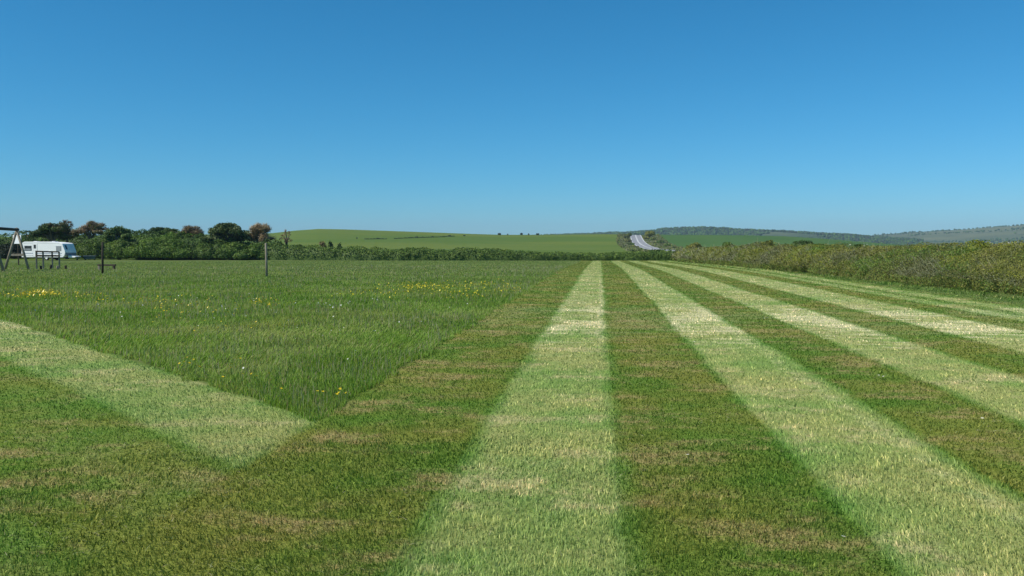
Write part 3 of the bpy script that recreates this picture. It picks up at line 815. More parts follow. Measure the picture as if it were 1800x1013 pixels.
# trees on the skyline of the pasture and a gappy hedge across it
for px, top, hw, lab in ((878, 409.8, 3.0, 'leaning dark tree on the pasture skyline, leftmost of the row'), (892.5, 411.2, 1.6, 'tiny faint tree on the pasture skyline between two larger ones'),
                         (916, 409.6, 3.4, 'largest dark tree on the pasture skyline'), (929, 410.6, 2.0, 'small low tree on the pasture skyline right of the largest'),
                         (945, 410.3, 3.0, 'rightmost dark tree on the pasture skyline')):
    hill_bush('skyline_tree', px, 413.8, top, hw, [(0.02, 0.035, 0.018), (0.03, 0.05, 0.025)], lab, leaf=0.4, group='trees on the pasture skyline', cat='tree')
for px, base, top, hw, lab in ((664, 420.6, 418.2, 3, 'dark bush in the left stretch of the gappy field hedge'), (720, 418.9, 416.9, 1.5, 'tiny bush in the gappy field hedge, second from the left'),
                               (732, 418.4, 416.0, 3.0, 'dark bush in the middle of the gappy field hedge'), (743.5, 418, 416.2, 2, 'small bush right of the middle of the gappy field hedge'),
                               (760, 417.6, 415.4, 2.2, 'dark bush in the right stretch of the gappy field hedge'), (789.5, 416.0, 413.4, 2.6, 'bush near the right end of the gappy field hedge'),
                               (816, 415.2, 413.2, 2.4, 'bush at the upper right end of the gappy field hedge'), (627.5, 420.4, 417.8, 0.8, 'tiny thin bush standing alone on the pasture left of the gappy field hedge')):
    hill_bush('field_bush', px, base, top, hw, [(0.025, 0.045, 0.02), (0.04, 0.06, 0.025)], lab, leaf=0.4, group='bushes across the pasture')
hp = [on_ground(x, y) for x, y in ((642, 421.0), (680, 420.6))]
hedge('low_hedge', [(p.x, p.y) for p in hp], [0.5] * 2, 1.2, 0.6, 0.4, 0, 1.2, pal_green(DEEP), 'short thin dark hedge line on the pasture, left stretch', side=-1)
hp = [on_ground(x, y) for x, y in ((695, 420.2), (720, 419.0), (745, 418.2), (770, 417.4), (800, 415.9))]
hedge('low_hedge', [(p.x, p.y) for p in hp], [0.45] * 5, 1.2, 0.6, 0.4, 0, 1.2, pal_green(DEEP), 'longer thin dark hedge line climbing the pasture to the right', side=-1)

def wood(name, azc, rc, zf, count, size, colours, label, keep):
    c = rng.uniform(azc[0], azc[1], count); rr = rng.uniform(rc[0], rc[1], count)
    az = np.arctan((c - 900) / FOC) - YAW
    x, y = np.sin(az) * rr, np.cos(az) * rr
    k = keep(c, rr, x, y); x, y, c, rr = x[k], y[k], c[k], rr[k]; n = len(x)
    tv, tf = ico(1); z = zf(x, y)
    s = size * rng.uniform(0.6, 1.25, n)
    V = tv[None] * (0.75 + 0.5 * rng.random((n, len(tv), 1))) * s[:, None, None] * np.array([0.62, 0.62, 0.62]) + np.stack([x, y, z + s * 0.3], -1)[:, None]
    F = tf[None] + (np.arange(n) * len(tv))[:, None, None]
    C = np.array(colours, float)[rng.integers(0, len(colours), n)] * rng.uniform(0.7, 1.3, (n, 1))
    o = poly_np(name, V.reshape(-1, 3), F.reshape(-1, 3), LEAF, None, col=np.repeat(C, len(tv), axis=0))
    return tag(o, label, 'woodland', kind='stuff')
wood('woodland', (930, 1620), (1480, 2110), ridge_wood, 9000, 4.6, DEEP[:3] + [(0.05, 0.065, 0.03)], 'dark woodland covering the distant hill beyond the road',
     lambda c, r, x, y: (vnoise(x / 130, y / 70, seed=61) + (r > 2030) * 0.5 > 0.36))
wood('scrub', (1420, 2300), (2250, 3010), ridge_down, 4500, 4.2, DEEP[:3], 'dark scrub and hedgerows scattered over the distant right hand hill',
     lambda c, r, x, y: (vnoise(x / 230, y / 60, seed=62) > 0.62) | ((r > 2960) & (vnoise(c / 25, c * 0, seed=63) > 0.35)))
# ------------------------------------------------------------------ caravan
body_w = paint('caravan_white', (0.90, 0.90, 0.88), 0.6, 0.03, 0.8, 0.15)
glass_d = paint('tinted_window', (0.03, 0.035, 0.04), 0.12, 0.1, 2.0, 0.6)
glass_l = paint('pale_blind_window', (0.30, 0.31, 0.32), 0.2, 0.08, 2.0, 0.5)
glass_w = paint('white_blind_window', (0.8, 0.8, 0.79), 0.5, 0.05, 2.0, 0.2)
trim_g = paint('grey_trim', (0.22, 0.24, 0.26), 0.5, 0.1)
stripe_b = paint('blue_stripe', (0.16, 0.21, 0.30), 0.4)
rubber = paint('tyre_rubber', (0.02, 0.02, 0.02), 0.8)
steel = paint('wheel_steel', (0.5, 0.5, 0.5), 0.4, 0.1, 6, 0.5, 0.4)
dark_m = paint('chassis_black', (0.03, 0.03, 0.03), 0.7)

def profile_body(name, prof, y0, y1, mat, parent, bevel=0.07):
    bm = bmesh.new()
    a = [bm.verts.new((x, y0, z)) for x, z in prof]; b = [bm.verts.new((x, y1, z)) for x, z in prof]
    n = len(prof)
    bm.faces.new(a[::-1]); bm.faces.new(b)
    for i in range(n): bm.faces.new((a[i], a[(i + 1) % n], b[(i + 1) % n], b[i]))
    bmesh.ops.recalc_face_normals(bm, faces=bm.faces)
    if bevel:
        es = [e for e in bm.edges if (e.verts[0].co.y == e.verts[1].co.y)]
        bmesh.ops.bevel(bm, geom=es, offset=bevel, segments=3, affect='EDGES', profile=0.6)
    me = bpy.data.meshes.new(name); bm.to_mesh(me); bm.free()
    me.materials.append(mat)
    return link(bpy.data.objects.new(name, me), parent)

cpos = at(86.5, 458, 119.0)
cv = empty('caravan', (cpos.x, cpos.y, float(gz(cpos.x, cpos.y)) + 0.02), R(-5))
tag(cv, 'white touring caravan with sloping front parked at the left edge of the field', 'caravan')
prof = [(-3.42, 0.40), (-3.46, 0.95), (-3.40, 1.9), (-3.25, 2.42), (-2.95, 2.56), (0.3, 2.57), (1.6, 2.50), (2.75, 2.40), (3.02, 2.28), (3.42, 1.30), (3.47, 1.02), (3.30, 0.62), (3.05, 0.40)]
body = profile_body('body', prof, -1.13, 1.13, body_w, cv)
YS = -1.13
def side_panel(name, x0, x1, z0, z1, mat, parent, th=0.02, y=YS):
    return MB().box(((x0 + x1) / 2, y - th / 2 + 0.004, (z0 + z1) / 2), (x1 - x0, th, z1 - z0), None, 0.008).build(name, mat, parent)
def window(x0, x1, z0, z1, mat):
    fr = side_panel('window', x0, x1, z0, z1, mat, cv, 0.03)
    side_panel('window_seal', x0 - 0.05, x1 + 0.05, z1 + 0.002, z1 + 0.045, trim_g, fr, 0.02)
    return fr
window(-2.92, -1.80, 1.33, 1.97, glass_d)
side_panel('blind', -2.82, -1.90, 1.40, 1.62, glass_l, cv, 0.036)
window(2.05, 2.85, 1.30, 1.92, glass_l)
door = side_panel('door', -1.55, -0.92, 0.48, 2.28, body_w, cv, 0.028)
side_panel('door_window', -1.44, -1.08, 1.62, 2.16, glass_d, door, 0.04)
side_panel('door_handle', -1.02, -0.96, 1.2, 1.32, dark_m, door, 0.05)
for x in (-1.575, -0.895): side_panel('door_gap', x - 0.012, x + 0.012, 0.48, 2.28, trim_g, door, 0.012)
side_panel('side_stripe', -3.36, 2.95, 0.92, 1.0, stripe_b, cv, 0.012)
side_panel('skirt_line', -3.36, 2.98, 0.62, 0.66, trim_g, cv, 0.010)
side_panel('locker_door', 2.2, 2.75, 0.68, 0.9, body_w, cv, 0.022)
side_panel('awning_rail', -3.1, 2.6, 2.38, 2.41, trim_g, cv, 0.02)
side_panel('vent_grille', 0.9, 1.25, 1.1, 1.3, body_w, cv, 0.03)
# sloping front: three windows, grey lower moulding
sl = Vector((3.42 - 3.02, 0, 1.30 - 2.28)).normalized()
rotf = Matrix.Rotation(math.atan2(-sl.z, sl.x), 4, 'Y')
fc = Vector((3.22, 0, 1.79)) + Vector((-sl.z, 0, sl.x)).normalized() * 0.012
for yy, ww, gm in ((-0.62, 0.34, glass_d), (0.35, 0.5, glass_w)):
    MB().box((fc.x, yy, fc.z), (0.62, ww, 0.03), rotf, 0.01).build('front_window', gm, cv)
MB().box((3.40, 0, 0.86), (0.20, 2.18, 0.42), None, 0.06).build('front_moulding', trim_g, cv)
dr = MB(); dr.bar((3.2, -0.6, 0.45), (4.5, -0.03, 0.47), 0.07, 0.1); dr.bar((3.2, 0.6, 0.45), (4.5, 0.03, 0.47), 0.07, 0.1); dr.bar((4.4, 0, 0.47), (4.75, 0, 0.5), 0.08, 0.08)
tag(dr.build('drawbar', dark_m, cv), kind='stuff')
profile_body('drawbar_cover', [(3.4, 0.36), (3.4, 0.66), (3.7, 0.64), (4.55, 0.55), (4.6, 0.45), (4.4, 0.38)], -0.55, 0.55, body_w, cv, 0.03)
MB().tube([(4.3, 0.12, 0.05), (4.3, 0.12, 0.7)], [0.03, 0.03], 8).build('jockey_post', steel, cv)
MB().tube([(4.3, 0.09, 0.09), (4.3, 0.16, 0.09)], [0.09, 0.09], 12).build('jockey_wheel', rubber, cv)
for y in (-0.98, 0.98):
    s_ = -1 if y < 0 else 1
    wh = MB().tube([(0.45, y - 0.09, 0.32), (0.45, y + 0.09, 0.32)], [0.32, 0.32], 20).build('wheel', rubber, cv, False)
    MB().tube([(0.45, y + s_ * 0.08, 0.32), (0.45, y + s_ * 0.105, 0.32)], [0.2, 0.17], 16).build('rim', body_w if y < 0 else steel, wh)
arch = MB()
for k in range(9):
    a0, a1 = math.pi * k / 9, math.pi * (k + 1) / 9
    arch.bar((0.45 + 0.40 * math.cos(a0), YS, 0.40 + 0.34 * math.sin(a0)), (0.45 + 0.40 * math.cos(a1), YS, 0.40 + 0.34 * math.sin(a1)), 0.03, 0.05, 0)
tag(arch.build('wheel_arch', trim_g, cv), kind='stuff')
MB().box((0, 0, 0.38), (6.2, 1.9, 0.1), None, 0.02).build('chassis', dark_m, cv)
for x in (-2.0, 0.9): MB().box((x, 0.1, 2.60), (0.55, 0.55, 0.09), None, 0.03).build('roof_vent', paint('roof_vent_grey', (0.55, 0.57, 0.6), 0.4), cv)
for y in (-0.85, 0.85): MB().box((-3.46, y, 0.85), (0.04, 0.16, 0.3), None, 0.01).build('tail_light', paint('tail_light_red', (0.4, 0.02, 0.02), 0.3), cv)

# ------------------------------------------------------------------ timber play equipment and posts
WOODL = timber('weathered_timber', (0.20, 0.165, 0.12), (0.34, 0.30, 0.23))
WOODD = timber('dark_timber', (0.035, 0.028, 0.02), (0.075, 0.06, 0.045))
def dep_of(v, px): return math.hypot(v.x, v.y) * math.cos(math.atan((px - 900) / FOC))

f1, f2 = on_ground(7.5, 474.5), on_ground(51.5, 474.5)
dep = (dep_of(f1, 7.5) + dep_of(f2, 51.5)) / 2
f1, f2 = at(7.5, 474.5, dep), at(51.5, 474.5, dep)
apex = at(29.5, 404.5, dep)
base = Vector(((f1.x + f2.x) / 2, (f1.y + f2.y) / 2, float(gz((f1.x + f2.x) / 2, (f1.y + f2.y) / 2))))
sw = empty('swing_frame', base)
tag(sw, 'tall timber A frame swing with a dark top beam at the left edge', 'swing frame')
L = lambda v: Vector(v) - base
g3 = on_ground(7.5, 478.0)
shift = g3 - f2; shift.z = 0
gl = lambda v: Vector((v.x, v.y, float(gz(v.x, v.y)) - 0.12))
for sh in (Vector((0, 0, 0)), shift):
    ap = apex + sh
    for f in (f1, f2):
        foot_ = gl(f + sh); topv = ap + (ap - foot_).normalized() * 0.15
        MB().tube([L(foot_), L(topv)], [0.085, 0.075], 10).build('leg', WOODL, sw, True)
    m1, m2 = gl(f1 + sh).lerp(ap, 0.40), gl(f2 + sh).lerp(ap, 0.40)
    MB().bar(L(m1), L(m2), 0.06, 0.15, 0.01).build('cross_brace', WOODL, sw)
e = -shift.normalized() * 0.3
MB().tube([L(apex + e + Vector((0, 0, 0.02))), L(apex + shift - e + Vector((0, 0, 0.02)))], [0.10, 0.10], 10).build('top_beam', WOODD, sw, True)

# worn strip of sandy ground below the swing
wp = []
for px, py in ((24, 475.6), (34, 475.2), (47, 475.3), (55, 476.2), (40, 477.0), (27, 477.0)): wp.append(on_ground(px, py))
mb = MB(); mb.bm.faces.new([mb.bm.verts.new((p.x, p.y, p.z + 0.02)) for p in wp])
tag(mb.build('worn_ground', land('worn_earth', (0.30, 0.28, 0.2), (0.22, 0.23, 0.12), (0.36, 0.33, 0.25), 1.2, 6.0)), kind='structure')

# notice board behind the swing
nb_ = at(30, 421, 84.0); nb0 = Vector((nb_.x, nb_.y, float(gz(nb_.x, nb_.y))))
no = empty('notice_board', nb0, -0.25)
tag(no, 'plain white square board on a post behind the swing frame', 'board')
MB().box((0, 0, nb_.z - nb0.z), (1.08, 0.04, 0.86), None, 0.008).build('panel', paint('white_board', (0.9, 0.9, 0.9), 0.4, 0.02), no)
MB().box((0.03, 0.07, 1.1), (0.09, 0.09, 2.6), None, 0.01).build('post', WOODD, no)

# four post play rail
pp = [(64.5, 472.6, 441.5), (76.3, 473.0, 442.0), (92.3, 470.5, 442.3), (104.6, 470.8, 442.6)]
dep = 60.0
pts = []
for px, pb, pt in pp:
    v = at(px, pb, dep + (3.0 if px > 85 else 0.0)); v.z = float(gz(v.x, v.y)); pts.append((v, at(px, pt, dep + (3.0 if px > 85 else 0.0)).z))
b0 = pts[1][0]
rail = empty('play_rail', b0)
tag(rail, 'dark timber climbing rail on four posts in front of the caravan', 'play rail')
for v, zt in pts:
    MB().box((v.x - b0.x, v.y - b0.y, (zt + v.z - 0.1) / 2 - b0.z), (0.11, 0.11, zt - v.z + 0.1), Matrix.Rotation(0.5, 4, 'Z'), 0.012).build('post', WOODL, rail)
for frac, th in ((0.985, 0.10), (0.75, 0.12)):
    for (a, za), (b, zb) in zip(pts, pts[1:]):
        pa = Vector((a.x, a.y, a.z + (za - a.z) * frac)) - b0; pb_ = Vector((b.x, b.y, b.z + (zb - b.z) * frac)) - b0
        off = Vector((0.035, -0.085, 0.0)); ex = (pb_ - pa).normalized() * 0.03
        MB().bar(pa + off - ex, pb_ + off + ex, 0.05, th, 0.006).build('rail', WOODD, rail)
for (px, pb, h, d_, lab) in ((89.5, 471.5, 0.30, 60.5, 'short timber stump between the second and third posts of the climbing rail'), (101, 471.8, 0.24, 60, 'low pale timber stump in front of the last posts of the climbing rail'),
                             (115.6, 473.0, 0.28, 59.5, 'short dark timber stump standing right of the climbing rail'), (72, 473, 0.26, 59, 'low timber stump between the first two posts of the climbing rail')):
    v = at(px, pb, d_); z0 = float(gz(v.x, v.y))
    st = MB().tube([(0, 0, -0.1), (0, 0, h * 0.9), (0, 0, h)], [0.075, 0.072, 0.06], 10).build('timber_stump', WOODL if 'pale' in lab else WOODD, None, True)
    st.location = (v.x, v.y, z0); tag(st, lab, 'stump', 'stepping stumps by the climbing rail')

# low balance beam
b1, b2 = on_ground(174.5, 474.3), on_ground(200.5, 474.3)
bb = empty('balance_beam', (b1 + b2) / 2); tag(bb, 'low dark timber balance beam on two short posts behind a tall post', 'balance beam')
c = Vector(bb.location); ax = (b2 - b1).normalized()
for b in (b1, b2): MB().bar(b - c + Vector((0, 0, -0.1)), b - c + Vector((0, 0, 0.26)), 0.13, 0.13).build('leg', WOODL if b is b1 else WOODD, bb)
MB().bar(b1 - c - ax * 0.1 + Vector((0, 0, 0.31)), b2 - c + ax * 0.12 + Vector((0, 0, 0.31)), 0.14, 0.11).build('beam', WOODD, bb)

# two tall posts standing in the grass
for px, pb, pt, w, lab, wood_, ln in ((180.2, 481.5, 426.0, 0.058, 'tall dark leaning timber post in front of the low balance beam', WOODD, 0.03), (469.0, 487.0, 427.5, 0.056, 'tall pale grey timber post standing alone in the long grass', WOODL, -0.012)):
    v = on_ground(px, pb); h = at(px, pt, dep_of(v, px)).z - v.z
    po = MB().tube([(0, 0, -0.15), (ln * 0.5 * h, 0, h * 0.5), (ln * h, 0, h - 0.015), (ln * h, 0, h)], [w * 1.1, w, w, w * 0.8], 10).build('timber_post', wood_, None, True)
    po.location = v; tag(po, lab, 'post')

# low dark green trough with pale rim in front of the thicket
t0 = at(158, 452, 121); tz = float(gz(t0.x, t0.y))
tr = empty('trough', (t0.x, t0.y, tz), YAW + 0.25); tag(tr, 'low dark green container with a pale rim beside the front of the caravan', 'container')
profile_body('tub', [(-0.7, 0.12), (0.7, 0.12), (0.8, 0.55), (-0.8, 0.55)], -0.35, 0.35, paint('dark_green_paint', (0.03, 0.07, 0.055), 0.5), tr, 0.02)
MB().box((0, 0, 0.575), (1.68, 0.78, 0.05), None, 0.01).build('rim', paint('pale_rim', (0.22, 0.27, 0.29), 0.5), tr)
for x in (-0.6, 0.6): MB().box((x, 0, 0.05), (0.1, 0.5, 0.2), None, 0.01).build('foot', dark_m, tr)

# ------------------------------------------------------------------ grass
def blades(name, xy, h, w, dirv, lean, mat, segs, col=None, rnd=None, z0=0.0, curl=0.35):
    n = len(xy)
    a = rng.uniform(0, 2 * math.pi, n)
    side = np.stack([np.cos(a), np.sin(a), np.zeros(n)], -1) * (w / 2)[:, None]
    z = gz(xy[:, 0], xy[:, 1]) + z0
    B = np.column_stack([xy, z])
    off = np.column_stack([dirv * (lean * h)[:, None], h * np.sqrt(np.clip(1 - lean ** 2 * 0.5, 0.1, 1))])
    T = B + off
    if segs == 1:
        V = np.stack([B - side, B + side, T], 1).reshape(-1, 3); k = 3
        F = np.arange(3 * n).reshape(n, 3)
    else:
        M = B + off * 0.5; M[:, :2] -= dirv * (lean * h * curl * 0.5)[:, None]; M[:, 2] += h * 0.06
        V = np.stack([B - side, B + side, M + side * 0.8, M - side * 0.8, T], 1).reshape(-1, 3); k = 5
        b = (np.arange(n) * 5)[:, None]
        F = np.concatenate([b + np.array(t) for t in ((0, 1, 2), (0, 2, 3), (3, 2, 4))])
    kw = {}
    if col is not None: kw['col'] = np.repeat(col, k, axis=0)
    if rnd is not None: kw['attrs'] = {'rnd': np.repeat(rnd, k)}
    return poly_np(name, V, F, mat, None, **kw)

def wdist(x, y): return (y + DIAG_SLOPE * (x + 2.6) - 7.5) / DIAG_N
def scatter(n, r0, r1, a0, a1):
    r = r0 * (r1 / r0) ** rng.random(n); a = rng.uniform(a0, a1, n)
    return np.stack([np.sin(a) * r, np.cos(a) * r], -1), r

TURF = turf_blade_material()
def bank_foot(y): bp = np.array(bank_path); return np.interp(y, bp[:, 1], bp[:, 0])
xy, r = scatter(850000, 3.0, 118.0, -0.88, 0.6)
rag = (vnoise(xy[:, 0] / 0.3, xy[:, 1] / 0.3, seed=71) - 0.5) * 0.16
lng = (xy[:, 0] + rag < MAIN_EDGE) & (wdist(xy[:, 0], xy[:, 1]) + rag > 0)
keep = ~lng & (xy[:, 0] < bank_foot(xy[:, 1]) + 0.6)
xy, r, rag = xy[keep], r[keep], rag[keep]; n = len(xy)
wd = wdist(xy[:, 0], xy[:, 1])
main = xy[:, 0] > MAIN_EDGE
edges = np.array([s[0] for s in STRIPES]); vals = np.array([s[1] for s in STRIPES], float)
e2 = np.array([s[0] for s in DIAG]); v2 = np.array([s[1] for s in DIAG], float)
lightness = np.where(main, vals[np.clip(np.searchsorted(edges, xy[:, 0]) - 1, 0, len(vals) - 1)], v2[np.clip(np.searchsorted(e2, wd) - 1, 0, len(v2) - 1)])
ddir = np.where(main[:, None], np.array([0.0, 1.0]), np.array([-0.73, 0.68])) * np.where(lightness > 0.5, 1.0, -0.6)[:, None]
ddir = ddir + rng.normal(size=(n, 2)) * 0.55
tall = rng.random(n) < 0.012
h = rng.uniform(0.014, 0.036, n) * np.where(tall, 1.7, 1.0)
tuft = vnoise(xy[:, 0] / 0.22, xy[:, 1] / 0.22, seed=72); h *= 0.65 + 0.7 * tuft
verge_b = xy[:, 0] > bank_foot(xy[:, 1]) - 1.1 + rag * 3
h = np.where(verge_b, h * 3.0, h)
near = r < 7
w = np.maximum(0.0046, 0.0011 * r) * rng.uniform(0.6, 1.4, n)
rn = np.clip(rng.normal(0.45, 0.24, n) + tall * 0.25 + (rng.random(n) < 0.05) * 0.5 + (tuft - 0.5) * 0.3, 0, 1)
lean = rng.uniform(0.3, 1.0, n)
tag(blades('mown_grass', xy[near], h[near], w[near], ddir[near], lean[near], TURF, 2, rnd=rn[near]), 'short mown grass in the light and dark stripes nearest the viewer', 'grass', kind='stuff')
far = ~near
tag(blades('mown_grass', xy[far], h[far], w[far], ddir[far], lean[far], TURF, 1, rnd=rn[far]), 'short mown grass in the light and dark stripes running to the far hedge', 'grass', kind='stuff')

# loose clippings left by the mower
xy, r = scatter(16000, 3.2, 22.0, -0.83, 0.55)
keep = ((xy[:, 0] > MAIN_EDGE + 0.1) | (wdist(xy[:, 0], xy[:, 1]) < -0.1)) & (vnoise(xy[:, 0] / 0.9, xy[:, 1] / 0.9, seed=83) + rng.normal(size=len(r)) * 0.1 > 0.52)
xy, r = xy[keep], r[keep]; n = len(xy)
C = np.array([(0.42, 0.46, 0.22), (0.33, 0.42, 0.16), (0.55, 0.50, 0.30), (0.46, 0.38, 0.22)])[rng.integers(0, 4, n)] * rng.uniform(0.6, 1.2, (n, 1))
aa = rng.uniform(0, 6.283, n)
tag(blades('grass_clippings', xy, rng.uniform(0.02, 0.035, n), np.maximum(0.004, 0.0007 * r), np.stack([np.cos(aa), np.sin(aa)], -1), rng.uniform(1.2, 2.4, n), GRASSM, 2, col=C, z0=0.012), 'pale dry grass clippings strewn over the mown stripes', 'clippings', kind='stuff')

# long meadow grass
xy, r = scatter(540000, 6.5, 118.0, -0.83, 0.0)
rag = (vnoise(xy[:, 0] / 0.35, xy[:, 1] / 0.35, seed=73) - 0.5) * 0.22
keep = (xy[:, 0] + rag < MAIN_EDGE) & (wdist(xy[:, 0], xy[:, 1]) + rag > 0.0)
xy, r = xy[keep], r[keep]; n = len(xy)
cl = vnoise(xy[:, 0] / 0.8, xy[:, 1] / 0.8, seed=74) * 0.6 + vnoise(xy[:, 0] / 3.5, xy[:, 1] / 3.5, seed=75) * 0.4
h = (0.035 + 0.075 * cl) * rng.uniform(0.6, 1.3, n) * (1 - 0.3 * smooth(35, 70, r))
w = np.maximum(0.0038, 0.0010 * r) * rng.uniform(0.6, 1.4, n)
th = vnoise(xy[:, 0] / 1.6, xy[:, 1] / 1.6, seed=76) * 6.28
dv = np.stack([np.cos(th), np.sin(th)], -1) * 0.5 + np.array([0.45, 0.1]) + rng.normal(size=(n, 2)) * 0.45
q = vnoise(xy[:, 0] / 1.1 + 9, xy[:, 1] / 0.8, seed=78) * 0.5 + vnoise(xy[:, 0] / 6, xy[:, 1] / 3, seed=79) * 0.5 + rng.normal(size=n) * 0.12
cA, cB, cC = np.array([0.13, 0.25, 0.03]), np.array([0.215, 0.335, 0.058]), np.array([0.345, 0.385, 0.12])
C = np.where((q < 0.5)[:, None], cA + (cB - cA) * np.clip(q / 0.5, 0, 1)[:, None], cB + (cC - cB) * np.clip((q - 0.5) / 0.45, 0, 1)[:, None])
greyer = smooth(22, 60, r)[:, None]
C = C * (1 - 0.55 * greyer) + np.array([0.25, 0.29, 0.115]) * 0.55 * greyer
dry = rng.random(n) < 0.07
C[dry] = np.array([0.36, 0.31, 0.17])
C = C * rng.uniform(0.7, 1.45, (n, 1))
nr = r < 18
tag(blades('meadow_grass', xy[nr], h[nr], w[nr], dv[nr], rng.uniform(0.25, 0.95, nr.sum()), GRASSM, 2, col=C[nr]), 'long uncut meadow grass left of the mown stripes', 'grass', kind='stuff')
fr = ~nr
tag(blades('meadow_grass', xy[fr], h[fr], w[fr], dv[fr], rng.uniform(0.15, 0.75, fr.sum()), GRASSM, 1, col=C[fr]), 'distant uncut meadow grass round the posts and play equipment', 'grass', kind='stuff')
# pale seed stalks
xy, r = scatter(22000, 7.0, 70.0, -0.83, 0.0)
keep = (xy[:, 0] < MAIN_EDGE - 0.03) & (wdist(xy[:, 0], xy[:, 1]) > 0.03) & (vnoise(xy[:, 0] / 1.8, xy[:, 1] / 1.8, seed=81) > 0.42)
xy, r = xy[keep], r[keep]; n = len(xy)
C = np.array([(0.44, 0.44, 0.25), (0.34, 0.38, 0.19), (0.42, 0.37, 0.21)])[rng.integers(0, 3, n)] * rng.uniform(0.7, 1.2, (n, 1))
tag(blades('seed_stalks', xy, rng.uniform(0.10, 0.21, n), np.maximum(0.004, 0.0006 * r), rng.normal(size=(n, 2)) * 0.6, rng.uniform(0.05, 0.45, n), GRASSM, 2, col=C), 'thin pale grass seed stalks in the long meadow grass', 'grass', kind='stuff')

# ------------------------------------------------------------------ flowers
YEL = leaf_material('buttercup_petal', 0.15, 0.35, 0.5)
WHT = leaf_material('daisy_petal', 0.2, 0.6, 0.2)
STEM = paint('flower_stem', (0.08, 0.16, 0.03), 0.7)
def flower_mesh(name, rad, col, centre, mat, petals=5):
    V, F, C = [(0, 0, 0)], [], [centre]
    for k in range(petals):
        a = 2 * math.pi * k / petals; d = math.pi / petals * 0.9
        i = len(V)
        V += [(math.cos(a - d) * rad * .75, math.sin(a - d) * rad * .75, rad * .35), (math.cos(a) * rad, math.sin(a) * rad, rad * .55), (math.cos(a + d) * rad * .75, math.sin(a + d) * rad * .75, rad * .35)]
        C += [col] * 3; F += [(0, i, i + 1), (0, i + 1, i + 2)]
    o = poly_np(name, np.array(V), np.array(F), mat, None, col=np.array(C))
    me = o.data; bpy.data.objects.remove(o); return me
bc_me = flower_mesh('flower', 0.017, (0.80, 0.60, 0.015), (0.6, 0.42, 0.01), YEL)
ds_me = flower_mesh('flower', 0.014, (0.8, 0.8, 0.78), (0.75, 0.6, 0.1), WHT, 9)
def flower(name, x, y, h, me, label, cat, group, tilt=0.5):
    z = float(gz(x, y)); o = empty(name, (x, y, z), rng.uniform(0, 6.28))
    f = link(bpy.data.objects.new('flower', me), o); f.location = (0.02, 0, h); f.rotation_euler = (rng.uniform(-tilt, tilt), rng.uniform(-tilt, tilt), 0)
    s = MB().tube([(0, 0, -0.02), (0.012, 0, h * .5), (0.02, 0, h)], [0.0022, 0.0018, 0.0014], 5).build('stem', STEM, o, True)
    return tag(o, label, cat, group)
for px, py in ((561.5, 700.5), (571, 701.5), (599.5, 695.5), (600.5, 698), (594, 703.5), (591, 706), (606, 704)):
    v = on_ground(px, py + 14); flower('buttercup', v.x, v.y, 0.15, bc_me, 'yellow buttercup in the clump at the nearest corner of the long grass', 'flower', 'buttercups at the grass corner')
for px, py in ((314, 650), (318, 653), (326, 645), (329, 640), (337, 641), (343, 643), (352, 655), (353, 658), (330, 652), (408, 651), (407, 656), (418, 640), (424, 642), (366, 640), (389, 680), (428, 673), (470, 667), (448, 675), (440, 672), (497, 699)):
    v = on_ground(px, py + 12); flower('buttercup', v.x, v.y, 0.14 + rng.uniform(0, 0.04), bc_me, 'yellow buttercup in the scattered patch beside the diagonal light stripe', 'flower', 'buttercups beside the diagonal stripe')
v = on_ground(641, 690); flower('white_flower', v.x, v.y, 0.12, ds_me, 'single white flower at the edge of the long grass beside the dark stripe', 'flower', None)
for px, py in ((1345, 563), (1350, 562), (1356, 563.5), (1297, 512.5), (1409, 526), (1548, 667), (1556, 668), (1545, 666), (1724, 742), (1211, 808), (1480, 958), (1218, 605)):
    v = on_ground(px, py); flower('daisy', v.x, v.y, 0.035, ds_me, 'tiny white daisy dotted on the mown stripes', 'flower', 'daisies on the mown stripes', 0.3)

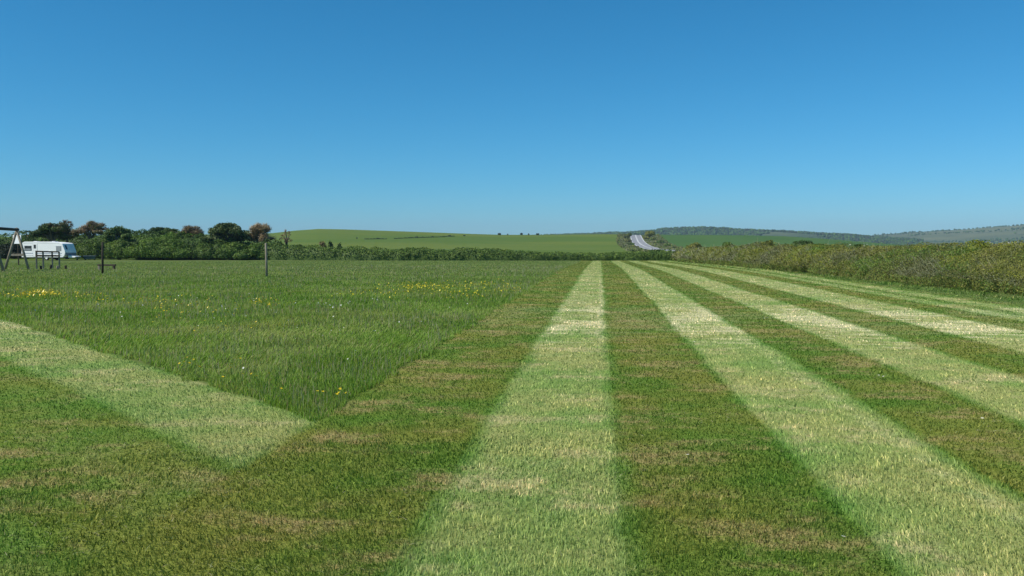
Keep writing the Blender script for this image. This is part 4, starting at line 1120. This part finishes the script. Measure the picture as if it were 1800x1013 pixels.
def flower_drift(name, blobs, rad, col, label, hmin=0.10, hmax=0.17):
    P = []
    for px, py, sx_, sy_, n in blobs:
        for _ in range(n):
            v = on_ground(px + rng.normal() * sx_, py + rng.normal() * sy_ + 4)
            if v.x < MAIN_EDGE - 0.1 and wdist(v.x, v.y) > 0.1: P.append((v.x, v.y, v.z + rng.uniform(hmin, hmax)))
    P = np.array(P); n = len(P); rr = np.hypot(P[:, 0], P[:, 1]); s = np.maximum(rad, 0.00062 * rr) * rng.uniform(0.7, 1.25, n)
    a = np.arange(6) * math.pi / 3
    ring = np.stack([np.cos(a), np.sin(a), np.full(6, 0.45)], -1)
    tl = rng.normal(size=(n, 1, 2)) * 0.5
    V = P[:, None] + ring[None] * s[:, None, None]; V[:, :, 2] += (ring[None, :, :2] * tl).sum(-1) * s[:, None]
    V = np.concatenate([P[:, None], V], 1).reshape(-1, 3)
    F = np.concatenate([(np.arange(n) * 7)[:, None] + np.array([0, k + 1, (k + 1) % 6 + 1]) for k in range(6)])
    C = np.repeat(np.tile(col, (n, 1)) * rng.uniform(0.8, 1.15, (n, 1)), 7, axis=0)
    return tag(poly_np(name, V, F, YEL, None, col=C), label, 'flowers', kind='stuff')
flower_drift('buttercup_drift', [(75, 518, 22, 3.0, 190), (35, 522, 25, 4, 60), (150, 525, 35, 4.5, 80), (260, 532, 50, 6, 80), (340, 545, 50, 10, 60), (460, 536, 16, 5, 60), (470, 545, 40, 6, 30), (400, 570, 70, 14, 26), (300, 555, 60, 10, 30)],
             0.013, (0.78, 0.58, 0.015), 'scattered yellow buttercups through the long grass on the left')
flower_drift('buttercup_drift', [(740, 505, 32, 3.0, 190), (790, 511, 40, 4, 160), (850, 500, 40, 2.5, 80), (900, 513, 25, 5, 90), (830, 523, 40, 4, 60), (640, 520, 40, 5, 40), (700, 516, 30, 4, 50)],
             0.013, (0.74, 0.60, 0.03), 'pale yellow drift of buttercups in the long grass near the dark stripe edge')
flower_drift('pale_flower_drift', [(200, 550, 120, 16, 40), (520, 560, 120, 25, 40), (560, 610, 120, 25, 24), (650, 540, 120, 20, 50)], 0.010, (0.7, 0.7, 0.6), 'small pale flower heads scattered in the long grass')

# ------------------------------------------------------------------ air
HAZE = True
if HAZE:
    hz = MB().box((0, 0, 50), (11000, 11000, 150)).build('haze', bpy.data.materials.new('haze_air'))
    hm = hz.data.materials[0]; hm.use_nodes = True
    nn = hm.node_tree.nodes; nn.remove(nn['Principled BSDF'])
    pv = nn.new('ShaderNodeVolumePrincipled'); pv.inputs['Color'].default_value = (0.56, 0.80, 1.0, 1); pv.inputs['Density'].default_value = 1.3e-4; pv.inputs['Anisotropy'].default_value = 0.0
    hm.node_tree.links.new(pv.outputs[0], nn['Material Output'].inputs['Volume'])
    tag(hz, kind='stuff')
